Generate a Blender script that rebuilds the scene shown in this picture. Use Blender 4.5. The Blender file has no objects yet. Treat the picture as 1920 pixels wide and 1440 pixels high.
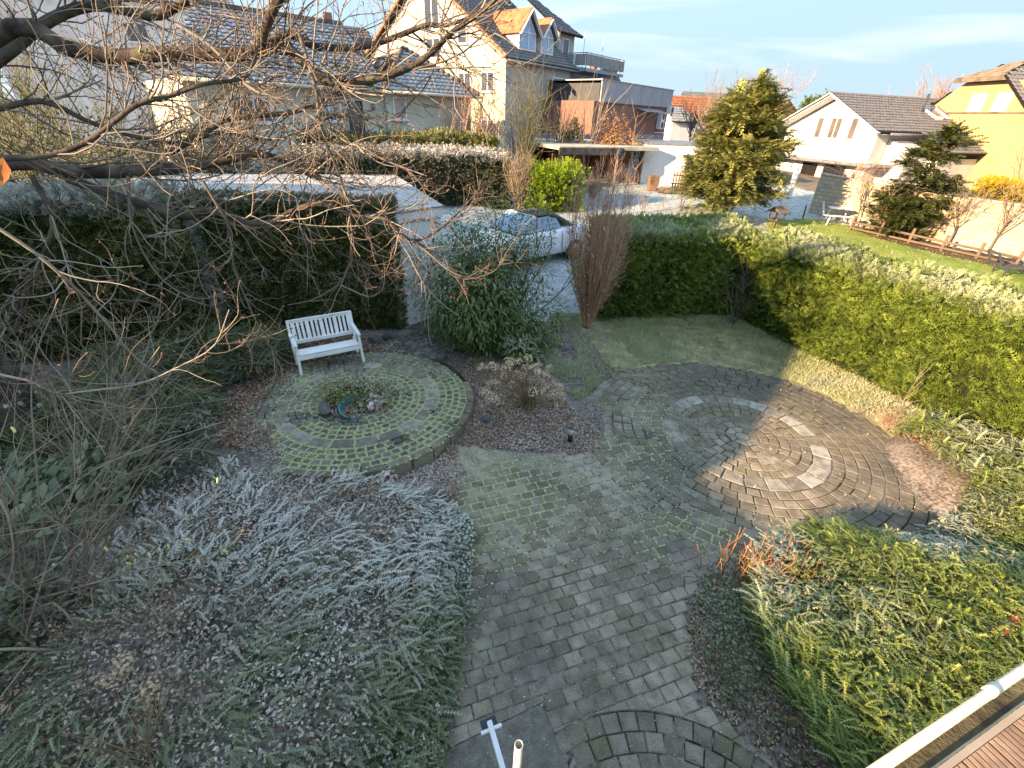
import bpy, math, random
import numpy as np
from mathutils import Vector, Matrix
rng = np.random.default_rng(7); random.seed(7)
sc = bpy.context.scene
COL = sc.collection

# ---------------------------------------------------------------- camera, sky, sun, exposure
CAM_H = 4.8
cam = bpy.data.cameras.new("camera"); cam.sensor_width = 36; cam.lens = 850 * 36 / 1920
cam.clip_start = .05; cam.clip_end = 3000
cam_o = bpy.data.objects.new("camera", cam); COL.objects.link(cam_o)
cam_o.matrix_world = Matrix.Translation((0, 0, CAM_H)) @ Matrix.Rotation(math.radians(59.4), 4, 'X') @ Matrix.Rotation(math.radians(2.0), 4, 'Z')
sc.camera = cam_o

SUN_EL, SUN_AZ = 17.0, 239.0                      # azimuth clockwise from +Y
_e, _a = math.radians(SUN_EL), math.radians(SUN_AZ)
SUN = Vector((math.sin(_a) * math.cos(_e), math.cos(_a) * math.cos(_e), math.sin(_e)))
w = bpy.data.worlds.new("World"); sc.world = w; w.use_nodes = True
nt = w.node_tree; N = nt.nodes; L = nt.links
bgn = N["Background"]; sky = N.new("ShaderNodeTexSky"); sky.sky_type = 'NISHITA'; sky.sun_disc = False
sky.sun_elevation = _e; sky.sun_rotation = _a; sky.air_density = 1.0; sky.dust_density = 0.15; sky.ozone_density = 2.2
tc = N.new("ShaderNodeTexCoord"); mp = N.new("ShaderNodeMapping"); mp.inputs['Scale'].default_value = (1.6, 2.2, 9.0)
mp.inputs['Rotation'].default_value = (0, .22, .5)
nz = N.new("ShaderNodeTexNoise"); nz.inputs['Scale'].default_value = 1.7; nz.inputs['Detail'].default_value = 7; nz.inputs['Distortion'].default_value = .6
rp = N.new("ShaderNodeValToRGB"); rp.color_ramp.elements[0].position = .54; rp.color_ramp.elements[1].position = .95
mx = N.new("ShaderNodeMix"); mx.data_type = 'RGBA'; mx.blend_type = 'ADD'
mx.inputs[7].default_value = (2.6, 2.2, 1.9, 1)
L.new(tc.outputs['Generated'], mp.inputs[0]); L.new(mp.outputs[0], nz.inputs['Vector']); L.new(nz.outputs['Fac'], rp.inputs[0])
hs = N.new("ShaderNodeHueSaturation"); hs.inputs['Saturation'].default_value = .92; L.new(sky.outputs[0], hs.inputs['Color'])
bw = N.new("ShaderNodeRGBToBW"); L.new(sky.outputs[0], bw.inputs[0])
dv_ = N.new("ShaderNodeMath"); dv_.operation = 'DIVIDE'; dv_.inputs[1].default_value = 5.0; L.new(bw.outputs[0], dv_.inputs[0])
pw_ = N.new("ShaderNodeMath"); pw_.operation = 'POWER'; pw_.inputs[1].default_value = -1.25; L.new(dv_.outputs[0], pw_.inputs[0])   # dome brightness turned over: zenith lifted above the horizon to fill shaded ground
vm = N.new("ShaderNodeVectorMath"); vm.operation = 'SCALE'; L.new(hs.outputs[0], vm.inputs[0]); L.new(pw_.outputs[0], vm.inputs['Scale'])
L.new(rp.outputs[0], mx.inputs[0]); 
hz_ = N.new("ShaderNodeMix"); hz_.data_type = 'RGBA'; hz_.inputs[0].default_value = .74; hz_.inputs[7].default_value = (1.55, 3.55, 6.2, 1)   # flat blue mixed in over the whole dome as even fill light
L.new(vm.outputs[0], hz_.inputs[6]); L.new(hz_.outputs[2], mx.inputs[6]); L.new(mx.outputs[2], bgn.inputs[0])
bgn.inputs[1].default_value = 0.075
sd = bpy.data.lights.new("sun", 'SUN'); sd.energy = 5.0; sd.angle = math.radians(.55); sd.color = (1, .86, .66)
so = bpy.data.objects.new("sun", sd); COL.objects.link(so); so.rotation_euler = SUN.to_track_quat('Z', 'Y').to_euler(); so.location = (-30, -20, 30)
vs = sc.view_settings; vs.view_transform = 'Standard'; vs.look = 'None'; vs.gamma = 1; vs.exposure = 1.62; vs.use_white_balance = True; vs.white_balance_temperature = 9000; vs.white_balance_tint = 19;  vs.use_curve_mapping = False

# ---------------------------------------------------------------- survey of the site (sight lines -> metres)
_F, _P, _R = 850., math.radians(30.6), math.radians(2)
def ray(x, y):
    u, v = x - 960, 720 - y
    u, v = math.cos(_R) * u - math.sin(_R) * v, math.sin(_R) * u + math.cos(_R) * v
    return u, _F * math.cos(_P) + v * math.sin(_P), v * math.cos(_P) - _F * math.sin(_P)
def P(x, y, z=0.):
    d = ray(x, y); t = (z - CAM_H) / d[2]; return d[0] * t, d[1] * t
def Q(x, y, Y):
    d = ray(x, y); t = Y / d[1]; return Vector((d[0] * t, Y, CAM_H + d[2] * t))
def Pt(x, y, dz=0.):
    z = 0.
    for _ in range(30):
        X, Y = P(x, y, z + dz); z = .5 * z + .5 * float(hgt(X, Y))
    return Vector((X, Y, float(hgt(X, Y)) + dz))

# ---------------------------------------------------------------- mesh helpers
def thing(name, label, cat, loc=(0, 0, 0), rz=0., group=None):
    o = bpy.data.objects.new(name, None); COL.objects.link(o); o.location = loc; o.rotation_euler = (0, 0, rz)
    o.empty_display_size = .2
    return tag(o, label, cat, group)
def tag(o, label=None, cat=None, group=None, kind=None):
    if label: o["label"] = label
    if cat: o["category"] = cat
    if group: o["group"] = group
    if kind: o["kind"] = kind
    return o
def link(name, me, parent=None, loc=None, rz=None):
    o = bpy.data.objects.new(name, me); COL.objects.link(o)
    if parent: o.parent = parent
    if loc is not None: o.location = loc
    if rz is not None: o.rotation_euler = (0, 0, rz)
    return o
def np_mesh(name, V, T, mat, attrs=None, smooth=False):
    """V (n,3), T (m,k) uniform polygons"""
    me = bpy.data.meshes.new(name); V = np.asarray(V, np.float32); T = np.asarray(T, np.int32)
    m, k = T.shape
    me.vertices.add(len(V)); me.vertices.foreach_set('co', V.ravel())
    me.loops.add(m * k); me.loops.foreach_set('vertex_index', T.ravel())
    me.polygons.add(m); me.polygons.foreach_set('loop_start', np.arange(0, m * k, k, dtype=np.int32))
    if smooth: me.polygons.foreach_set('use_smooth', np.ones(m, bool))
    for n, a in (attrs or {}).items():
        at = me.attributes.new(n, 'FLOAT', 'POINT'); at.data.foreach_set('value', np.asarray(a, np.float32))
    me.update(calc_edges=True); me.materials.append(mat)
    return me
class MB:
    def __init__(s): s.v = []; s.f = []
    def add(s, vs, fs):
        b = len(s.v); s.v += [tuple(x) for x in vs]; s.f += [tuple(i + b for i in f) for f in fs]; return s
    def box(s, x0, x1, y0, y1, z0, z1):
        return s.add([(x0, y0, z0), (x1, y0, z0), (x1, y1, z0), (x0, y1, z0), (x0, y0, z1), (x1, y0, z1), (x1, y1, z1), (x0, y1, z1)],
                     [(3, 2, 1, 0), (4, 5, 6, 7), (0, 1, 5, 4), (1, 2, 6, 5), (2, 3, 7, 6), (3, 0, 4, 7)])
    def hexa(s, b, t):
        return s.add(list(b) + list(t), [(3, 2, 1, 0), (4, 5, 6, 7), (0, 1, 5, 4), (1, 2, 6, 5), (2, 3, 7, 6), (3, 0, 4, 7)])
    def bar(s, p, q, wd, ht=None, up=(0, 0, 1)):
        p, q = Vector(p), Vector(q); d = (q - p).normalized(); up = Vector(up)
        if abs(d.dot(up)) > .98: up = Vector((0, 1, 0))
        a = d.cross(up).normalized(); b = a.cross(d); ht = ht or wd
        c = [a * (i * wd / 2) + b * (j * ht / 2) for i, j in ((-1, -1), (1, -1), (1, 1), (-1, 1))]
        return s.hexa([p + x for x in c], [q + x for x in c])
    def prism(s, poly, z0, z1):
        n = len(poly); z0 = z0 if hasattr(z0, '__len__') else [z0] * n; z1 = z1 if hasattr(z1, '__len__') else [z1] * n
        vs = [(x, y, z0[i]) for i, (x, y) in enumerate(poly)] + [(x, y, z1[i]) for i, (x, y) in enumerate(poly)]
        return s.add(vs, [tuple(range(n - 1, -1, -1)), tuple(range(n, 2 * n))] + [(i, (i + 1) % n, n + (i + 1) % n, n + i) for i in range(n)])
    def extrude(s, poly, off):
        """3-D polygon thickened along off"""
        n = len(poly); off = Vector(off); a = [Vector(p) for p in poly]
        return s.add(a + [p + off for p in a], [tuple(range(n - 1, -1, -1)), tuple(range(n, 2 * n))] + [(i, (i + 1) % n, n + (i + 1) % n, n + i) for i in range(n)])
    def tube(s, pts, rad, n=8, cap=True):
        V, T = tube_arrays([(np.array(pts, float), np.array(rad if hasattr(rad, '__len__') else [rad] * len(pts), float))], n)
        s.add([tuple(v) for v in V], [tuple(t) for t in T])
        if cap:
            b = len(s.v) - len(V); s.f.append(tuple(range(b + n - 1, b - 1, -1))); m = len(s.v); s.f.append(tuple(range(m - n, m)))
        return s
    def ring(s, c, r0, r1, h, n=16):
        for i in range(n):
            a0, a1 = 2 * math.pi * i / n, 2 * math.pi * (i + 1) / n
            f = lambda r, a, z: (c[0] + r * math.cos(a), c[1] + r * math.sin(a), c[2] + z)
            s.hexa([f(r0, a0, 0), f(r1, a0, 0), f(r1, a1, 0), f(r0, a1, 0)], [f(r0, a0, h), f(r1, a0, h), f(r1, a1, h), f(r0, a1, h)])
        return s
    def mesh(s, name, mat, smooth=False):
        me = bpy.data.meshes.new(name); me.from_pydata(s.v, [], s.f); me.update(); me.materials.append(mat)
        if smooth: me.polygons.foreach_set('use_smooth', [True] * len(me.polygons))
        return me
    def build(s, name, mat, parent=None, smooth=False, bevel=0., loc=None, rz=None, seg=1):
        o = link(name, s.mesh(name, mat, smooth), parent, loc, rz)
        if bevel:
            b = o.modifiers.new("bevel", 'BEVEL'); b.width = bevel; b.segments = seg; b.limit_method = 'ANGLE'; b.angle_limit = .6
        return o
def tube_arrays(lines, n=5):
    Vs, Ts, b = [], [], 0
    ang = np.arange(n) * 2 * np.pi / n; ca, sa = np.cos(ang), np.sin(ang)
    for pts, rad in lines:
        m = len(pts)
        if m < 2: continue
        d = np.gradient(pts, axis=0); d /= np.linalg.norm(d, axis=1)[:, None] + 1e-9
        ref = np.array([0, 0, 1.]) if abs(d[m // 2, 2]) < .85 else np.array([1., 0, 0])
        a = np.cross(d, ref); a /= np.linalg.norm(a, axis=1)[:, None] + 1e-9; c = np.cross(a, d)
        V = pts[:, None] + rad[:, None, None] * (a[:, None] * ca[None, :, None] + c[:, None] * sa[None, :, None])
        Vs.append(V.reshape(-1, 3))
        i = np.arange(m - 1)[:, None] * n; j = np.arange(n)[None]; j2 = (j + 1) % n
        Ts.append(np.stack([i + j, i + j2, i + n + j2, i + n + j], -1).reshape(-1, 4) + b); b += m * n
    return np.concatenate(Vs), np.concatenate(Ts)
def tubes(name, lines, n, mat, parent=None, tint=None):
    V, T = tube_arrays(lines, n)
    at = {}
    if tint is not None: at['tint'] = np.concatenate([np.full(len(p) * n, t) for (p, r), t in zip(lines, tint) if len(p) > 1])
    return link(name, np_mesh(name, V, T, mat, at, True), parent)
# ---- leaf scatter
def diamond(Ln, W, fold=.0, curl=0.):
    V = np.array([(0, 0, 0), (W / 2, Ln * .45, fold), (0, Ln, curl), (-W / 2, Ln * .45, fold)]); return V, np.array([(0, 1, 2), (0, 2, 3)])
def tri(Ln, W, fold=0.):
    return np.array([(-W * .5, Ln * .22, fold), (W * .5, Ln * .3, -fold), (0, Ln, 0)]), np.array([(0, 1, 2)])
def leaf6(Ln, W, fold=.0, curl=0.):
    V = np.array([(0, 0, 0), (W * .42, Ln * .28, fold), (W * .5, Ln * .58, fold - curl * .3), (0, Ln, -curl), (-W * .5, Ln * .58, fold - curl * .3), (-W * .42, Ln * .28, fold), (0, Ln * .45, 0)])
    return V, np.array([(0, 1, 6), (1, 2, 6), (2, 3, 6), (3, 4, 6), (4, 5, 6), (5, 0, 6)])
def join_t(parts):
    V, T, b = [], [], 0
    for v, t in parts: V.append(v); T.append(t + b); b += len(v)
    return np.concatenate(V), np.concatenate(T)
def rotz(v, a): c, s = math.cos(a), math.sin(a); return v @ np.array([(c, s, 0), (-s, c, 0), (0, 0, 1.)])
def fern(Ln, n, ll, lw, ang=.75, droop=.25):
    """flat conifer spray"""
    ps = []
    for i in range(n):
        t = (i + .3) / n; k = 1 - .55 * t
        for sgn in (-1, 1):
            v, f = tri(ll * k, lw * 1.15, .1 * lw); v = rotz(v, -sgn * ang) + np.array([0, t * Ln, -droop * Ln * t * t]); ps.append((v, f))
    v, f = diamond(Ln * .45, lw); ps.append((v + np.array([0, Ln * .62, -droop * Ln * .5]), f))
    return join_t(ps)
def fishbone(Ln, n, ll, lw, arch=.25):
    """arching twig with leaves in two rows"""
    ps = []; rs = np.random.default_rng(int(Ln * 1000) + n)
    for i in range(n):
        t = (i + .4) / n
        for sgn in (-1, 1):
            v, f = tri(ll * (1.1 - .45 * t) * rs.uniform(.85, 1.2), lw * 1.15, .12 * ll); v = rotz(v, -sgn * rs.uniform(.9, 1.25)) + np.array([0, t * Ln, arch * Ln * (t - 1.3 * t * t)]); ps.append((v, f))
    m = 4; tt = np.linspace(0, 1, m); y = tt * Ln; z = arch * Ln * (tt - 1.3 * tt * tt); wd = .0035
    V = np.concatenate([np.stack([np.full(m, -wd), y, z], 1), np.stack([np.full(m, wd), y, z], 1)])
    T = np.array([q for i in range(m - 1) for q in ((i, i + 1, m + i + 1), (i, m + i + 1, m + i))]); ps.append((V, T))
    return join_t(ps)
def unit(a): return a / (np.linalg.norm(a, axis=-1, keepdims=True) + 1e-9)
def frames(d, ref):
    y = unit(d); z = unit(ref - (ref * y).sum(1, keepdims=True) * y); x = np.cross(y, z); return np.stack([x, y, z], 2)
def scatter(name, tm, loc, R, s, mat, parent=None, tint=None, frost=None):
    tms = tm if isinstance(tm, list) else [tm]; n = len(loc); which = rng.integers(0, len(tms), n)
    VV, TT, a1, a2, b = [], [], [], [], 0
    tint = rng.random(n) if tint is None else tint; frost = np.zeros(n) if frost is None else frost
    s = np.broadcast_to(s, (n,))
    for k, (V, T) in enumerate(tms):
        i = np.where(which == k)[0]
        if not len(i): continue
        X = np.einsum('nij,vj->nvi', R[i], V) * s[i, None, None] + loc[i, None]
        VV.append(X.reshape(-1, 3)); nv = len(V)
        TT.append((T[None] + (np.arange(len(i)) * nv)[:, None, None]).reshape(-1, 3) + b); b += nv * len(i)
        a1.append(np.repeat(tint[i], nv)); a2.append(np.repeat(frost[i], nv))
    me = np_mesh(name, np.concatenate(VV), np.concatenate(TT), mat, {'tint': np.concatenate(a1), 'frost': np.concatenate(a2)})
    return link(name, me, parent)
def rdir(n): return unit(rng.normal(size=(n, 3)))
def inpoly(x, y, poly):
    x = np.asarray(x, float); y = np.asarray(y, float); r = np.zeros(x.shape, bool); j = len(poly) - 1
    for i in range(len(poly)):
        xi, yi = poly[i]; xj, yj = poly[j]
        if yi != yj: r ^= ((yi > y) != (yj > y)) & (x < (xj - xi) * (y - yi) / (yj - yi) + xi)
        j = i
    return r
def rand_in(poly, n):
    a = np.array(poly); lo, hi = a.min(0), a.max(0); out = np.zeros((0, 2))
    while len(out) < n:
        p = rng.uniform(lo, hi, (n * 2, 2)); out = np.concatenate([out, p[inpoly(p[:, 0], p[:, 1], poly)]])
    return out[:n]
def vnoise(x, y, sc_=1., seed=0):
    """smooth value noise 0..1"""
    r = np.random.default_rng(seed).random((64, 64)); x = np.asarray(x, float) * sc_ + 1000; y = np.asarray(y, float) * sc_ + 1000
    i, j = np.floor(x).astype(int), np.floor(y).astype(int); f, g = x - i, y - j; f = f * f * (3 - 2 * f); g = g * g * (3 - 2 * g)
    R_ = lambda a, b: r[a % 64, b % 64]
    return (R_(i, j) * (1 - f) + R_(i + 1, j) * f) * (1 - g) + (R_(i, j + 1) * (1 - f) + R_(i + 1, j + 1) * f) * g
def fbm(x, y, sc_=1., seed=0): return .55 * vnoise(x, y, sc_, seed) + .3 * vnoise(x, y, sc_ * 2.1, seed + 1) + .15 * vnoise(x, y, sc_ * 4.3, seed + 2)
def sm(a, b, x): t = np.clip((np.asarray(x, float) - a) / (b - a), 0, 1); return t * t * (3 - 2 * t)

# ---------------------------------------------------------------- materials
LEAFY = ("_leaf", "needles")
def M(name, cols, rough=.85, scale=3., detail=6, bump=0., bscale=60., tint=False, frost=0., rnd=0., spec=.25, metal=0., trans=0., dist=0.25, pos=None, stain=0., speck=0.):
    """procedural material: colour ramp over noise (or the leaf's own tint), frost on upward faces, relief"""
    m = bpy.data.materials.new(name); m.use_nodes = True; nt = m.node_tree; N = nt.nodes; L = nt.links; b = N["Principled BSDF"]
    if any(k in name for k in LEAFY): cols = [(min(.6, r_ * 1.4), min(.6, g_ * 1.3), min(.6, b_ * 1.05)) for r_, g_, b_ in cols]
    b.inputs['Roughness'].default_value = rough; b.inputs['Specular IOR Level'].default_value = spec; b.inputs['Metallic'].default_value = metal
    g = N.new("ShaderNodeNewGeometry"); n = N.new("ShaderNodeTexNoise"); n.inputs['Scale'].default_value = scale; n.inputs['Detail'].default_value = detail; n.inputs['Distortion'].default_value = dist
    L.new(g.outputs['Position'], n.inputs['Vector'])
    r = N.new("ShaderNodeValToRGB"); e = r.color_ramp.elements
    while len(e) < len(cols): e.new(.5)
    for i, c in enumerate(cols):
        e[i].position = (pos[i] if pos else (.3 + .4 * i / max(1, len(cols) - 1) if not tint else i / max(1, len(cols) - 1))); e[i].color = (*c, 1)
    fac = n.outputs['Fac']
    def math_(op, a, b_, clamp=False):
        q = N.new("ShaderNodeMath"); q.operation = op; q.use_clamp = clamp
        for k, x in enumerate((a, b_)):
            if isinstance(x, (int, float)): q.inputs[k].default_value = x
            elif x is not None: L.new(x, q.inputs[k])
        return q.outputs[0]
    if tint:
        at = N.new("ShaderNodeAttribute"); at.attribute_name = 'tint'
        fac = math_('ADD', math_('MULTIPLY', at.outputs['Fac'], .75), math_('MULTIPLY', n.outputs['Fac'], .3))
    if rnd:
        oi = N.new("ShaderNodeObjectInfo"); fac = math_('ADD', fac, math_('MULTIPLY', math_('SUBTRACT', oi.outputs['Random'], .5), rnd))
    L.new(fac, r.inputs[0]); colr = r.outputs[0]
    def ramp_noise(scale_, lo, hi, det=6):
        q = N.new("ShaderNodeTexNoise"); q.inputs['Scale'].default_value = scale_; q.inputs['Detail'].default_value = det; L.new(g.outputs['Position'], q.inputs['Vector'])
        k_ = N.new("ShaderNodeMapRange"); k_.inputs[1].default_value = lo; k_.inputs[2].default_value = hi; L.new(q.outputs['Fac'], k_.inputs[0]); return k_.outputs[0]
    def mixc(fac_, a_, col, mode='MIX'):
        q = N.new("ShaderNodeMix"); q.data_type = 'RGBA'; q.blend_type = mode; L.new(fac_, q.inputs[0]); L.new(a_, q.inputs[6]); q.inputs[7].default_value = (*col, 1); return q.outputs[2]
    if stain:      # soot, algae and lichen blotches with shapes of their own
        colr = mixc(math_('MULTIPLY', ramp_noise(.55, .42, .68), stain), colr, (.075, .072, .062)); colr = mixc(math_('MULTIPLY', ramp_noise(1.7, .52, .72), stain * .55), colr, (.17, .18, .06))
        colr = mixc(math_('MULTIPLY', ramp_noise(6., .55, .7), stain * .5), colr, (.06, .056, .05))
    if speck:
        colr = mixc(math_('MULTIPLY', ramp_noise(70., .58, .66, 3), speck), colr, (.05, .045, .04)); colr = mixc(math_('MULTIPLY', ramp_noise(95., .62, .7, 3), speck), colr, (.55, .53, .5))
    if frost:
        n2 = N.new("ShaderNodeTexNoise"); n2.inputs['Scale'].default_value = 23; n2.inputs['Detail'].default_value = 4; L.new(g.outputs['Position'], n2.inputs['Vector'])
        if tint:
            af = N.new("ShaderNodeAttribute"); af.attribute_name = 'frost'; base = math_('MULTIPLY', af.outputs['Fac'], frost)
            k = math_('MULTIPLY', base, math_('ADD', math_('MULTIPLY', n2.outputs['Fac'], .9), .35), True)
        else:
            s = N.new("ShaderNodeSeparateXYZ"); L.new(g.outputs['True Normal'], s.inputs[0])
            up = math_('MULTIPLY', math_('SUBTRACT', s.outputs[2], .35), 2., True)
            rr = N.new("ShaderNodeValToRGB"); rr.color_ramp.elements[0].position = .38; rr.color_ramp.elements[1].position = .66; L.new(n2.outputs['Fac'], rr.inputs[0])
            k = math_('MULTIPLY', math_('MULTIPLY', up, rr.outputs[0]), frost, True)
        mx = N.new("ShaderNodeMix"); mx.data_type = 'RGBA'; mx.inputs[7].default_value = (.8, .75, .7, 1)
        L.new(k, mx.inputs[0]); L.new(colr, mx.inputs[6]); colr = mx.outputs[2]
    L.new(colr, b.inputs['Base Color'])
    if bump:
        n3 = N.new("ShaderNodeTexNoise"); n3.inputs['Scale'].default_value = bscale; n3.inputs['Detail'].default_value = 8; L.new(g.outputs['Position'], n3.inputs['Vector'])
        bm = N.new("ShaderNodeBump"); bm.inputs['Strength'].default_value = bump; bm.inputs['Distance'].default_value = .02; L.new(n3.outputs['Fac'], bm.inputs['Height']); L.new(bm.outputs[0], b.inputs['Normal'])
    if trans:
        tr = N.new("ShaderNodeBsdfTranslucent"); L.new(colr, tr.inputs[0]); ms = N.new("ShaderNodeMixShader"); ms.inputs[0].default_value = trans
        L.new(b.outputs[0], ms.inputs[1]); L.new(tr.outputs[0], ms.inputs[2]); L.new(ms.outputs[0], N["Material Output"].inputs[0])
    return m
def brickmat(name, c1, c2, mortar, w_=.24, h_=.075, rough=.85):
    m = bpy.data.materials.new(name); m.use_nodes = True; N = m.node_tree.nodes; L = m.node_tree.links; b = N["Principled BSDF"]; b.inputs['Roughness'].default_value = rough
    t = N.new("ShaderNodeTexCoord"); s = N.new("ShaderNodeSeparateXYZ"); c = N.new("ShaderNodeCombineXYZ"); L.new(t.outputs['Object'], s.inputs[0])
    a = N.new("ShaderNodeMath"); a.operation = 'ADD'; L.new(s.outputs[0], a.inputs[0]); L.new(s.outputs[1], a.inputs[1]); L.new(a.outputs[0], c.inputs[0]); L.new(s.outputs[2], c.inputs[1])
    k = N.new("ShaderNodeTexBrick"); L.new(c.outputs[0], k.inputs['Vector']); k.inputs['Color1'].default_value = (*c1, 1); k.inputs['Color2'].default_value = (*c2, 1); k.inputs['Mortar'].default_value = (*mortar, 1)
    k.inputs['Scale'].default_value = 1; k.inputs['Brick Width'].default_value = w_; k.inputs['Row Height'].default_value = h_; k.inputs['Mortar Size'].default_value = .009
    n = N.new("ShaderNodeTexNoise"); n.inputs['Scale'].default_value = 1.3; n.inputs['Detail'].default_value = 8; L.new(t.outputs['Object'], n.inputs['Vector'])
    x = N.new("ShaderNodeMix"); x.data_type = 'RGBA'; x.blend_type = 'MULTIPLY'; x.inputs[0].default_value = .35; L.new(k.outputs[0], x.inputs[6]); L.new(n.outputs['Fac'], x.inputs[7]); L.new(x.outputs[2], b.inputs['Base Color'])
    return m
def glassmat(name, c=(.03, .04, .05), rough=.05):
    m = bpy.data.materials.new(name); m.use_nodes = True; b = m.node_tree.nodes["Principled BSDF"]; b.inputs['Base Color'].default_value = (*c, 1); b.inputs['Roughness'].default_value = rough; b.inputs['Specular IOR Level'].default_value = .8
    n = m.node_tree.nodes.new("ShaderNodeTexNoise"); n.inputs['Scale'].default_value = 2.; bm = m.node_tree.nodes.new("ShaderNodeBump"); bm.inputs['Strength'].default_value = .03
    m.node_tree.links.new(n.outputs['Fac'], bm.inputs['Height']); m.node_tree.links.new(bm.outputs[0], b.inputs['Normal']); return m
# ================================================================= terrain
C1 = (4.15, 6.58); R1 = 2.83            # large paved circle
C2 = (-2.81, 7.03); R2 = 2.12           # small raised terrace
C3 = (1.3, .53); R3 = 1.61              # arcs by the house
TZ = .2
def terr(y): return np.interp(y, [11.6, 16, 28, 40, 70, 400], [0, .45, 1.3, 1.9, 2.2, 2.4])
def mound(x, y, cx, cy, rx, ry): return np.clip(1 - ((x - cx) / rx) ** 2 - ((y - cy) / ry) ** 2, 0, 1)
def hgt(x, y):
    x = np.asarray(x, float); y = np.asarray(y, float)
    d2 = np.hypot(x - C2[0], y - C2[1])
    a = 1 - sm(2.0, 2.11, d2)
    b = sm(-2.3, -3.3, x) * sm(4.3, 5.2, y)
    c = sm(8.6, 9.4, y) * sm(-.9, -1.9, x)
    z = .17 * np.maximum(np.maximum(a, b), c) + terr(y)
    z = z + .42 * np.sqrt(mound(x, y, -2.55, 2.9, 2.05, 2.05)) * (1 - a) * (x < -.4) + .3 * mound(x, y, -5.2, 3.5, 2.4, 3.0)
    z = z + .34 * np.sqrt(mound(x, y, 4.6, 2.55, 2.4, 1.75)) + .3 * np.sqrt(mound(x, y, 7.6, 5.0, 1.3, 2.0))
    z = z + .10 * mound(x, y, .35, 7.0, 1.5, 1.2)
    return z
def grid_axis(lo, hi, d0, d1, fine):
    a = np.arange(d0, d1 + 1e-6, fine); l, r = [d0], [d1]; s = fine
    while l[-1] > lo: s *= 1.35; l.append(l[-1] - s)
    s = fine
    while r[-1] < hi: s *= 1.35; r.append(r[-1] + s)
    return np.concatenate([np.array(l[1:][::-1]), a, np.array(r[1:])])
m_soil = M("soil", [(.055, .038, .026), (.11, .075, .052), (.18, .125, .09)], 1., 2.2, 10, .9, 45, frost=.25)
gx, gy = grid_axis(-900, 900, -13, 20, .16), grid_axis(-60, 1600, -1, 16, .16)
X, Y = np.meshgrid(gx, gy); Z = hgt(X, Y) - .012
Z = Z + np.where((np.abs(X) < 15) & (Y < 13), .02 * (fbm(X, Y, 3, 3) - .5), 0)
V = np.stack([X, Y, Z], -1).reshape(-1, 3); nx, ny = len(gx), len(gy)
i, j = np.meshgrid(np.arange(nx - 1), np.arange(ny - 1)); k = (j * nx + i).ravel()
gr = link("ground", np_mesh("ground", V, np.stack([k, k + 1, k + nx + 1, k + nx], 1), m_soil, smooth=True)); tag(gr, kind="structure")
def patch(name, poly, res, dz, mat, amp=0., skip=None):
    a = np.array(poly); lo, hi = a.min(0), a.max(0); xs = np.arange(lo[0], hi[0] + res, res); ys = np.arange(lo[1], hi[1] + res, res)
    X, Y = np.meshgrid(xs, ys); Z = hgt(X, Y) + dz + amp * (fbm(X, Y, 2.5, 11) - .5); nx, ny = len(xs), len(ys)
    i, j = np.meshgrid(np.arange(nx - 1), np.arange(ny - 1)); k = (j * nx + i).ravel()
    cx, cy = (xs[i] + res / 2).ravel(), (ys[j] + res / 2).ravel(); ok = inpoly(cx, cy, poly)
    if skip is not None: ok &= ~skip(cx, cy)
    k = k[ok]
    o = link(name, np_mesh(name, np.stack([X, Y, Z], -1).reshape(-1, 3), np.stack([k, k + 1, k + nx + 1, k + nx], 1), mat, smooth=True)); return tag(o, kind="structure")
in_c1 = lambda x, y, r=R1: np.hypot(np.asarray(x) - C1[0], np.asarray(y) - C1[1]) < r
in_c2 = lambda x, y, r=R2: np.hypot(np.asarray(x) - C2[0], np.asarray(y) - C2[1]) < r

# ---- lawns
m_lawn = M("lawn_turf", [(.16, .115, .07), (.3, .25, .12), (.44, .41, .18)], 1., 3.2, 12, .9, 60, frost=.1)
m_frostlawn = M("frosted_turf", [(.10, .14, .15), (.24, .30, .31), (.4, .46, .47)], 1., 3.5, 9, .8, 40, frost=.5)
m_green = M("sunny_turf", [(.12, .17, .03), (.2, .26, .05), (.28, .3, .09)], 1., 1.1, 9, .6, 60)
LAWN = [(1.0, 12.0), (6.3, 12.2), (8.3, 7.4), (8.2, 6.6), (6.9, 6.6), (6.0, 8.7), (4.2, 9.4), (2.3, 8.8), (2.1, 9.2), (2.0, 10.0), (1.7, 11.2)]
patch("lawn", LAWN, .07, .006, m_lawn, .03, lambda x, y: in_c1(x, y, R1 - .1))
GRASS = LAWN[:-3] + [(1.3, 7.5), (.8, 8.4), (.75, 9.6)]
MEADOW = [(-4.3, 17.3), (-1.6, 11.7), (1.1, 11.5), (2.2, 11.9), (2.6, 13.2), (7, 14.2), (24, 14.2), (24, 20), (19, 24.5), (17, 33), (14, 40), (-1, 32), (-14, 24), (-12, 16)]
patch("frosted_meadow", MEADOW, .3, .006, m_frostlawn, .05)
SUNNY = [(8.4, 14.3), (10.4, 13.2), (19.5, 12.5), (20.5, 15.5), (17, 19.0), (14.7, 22.9), (11.9, 22.8), (10.9, 20.8), (11.3, 18.5)]
patch("sunlit_lawn", SUNNY, .3, .02, m_green, .03)

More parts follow.
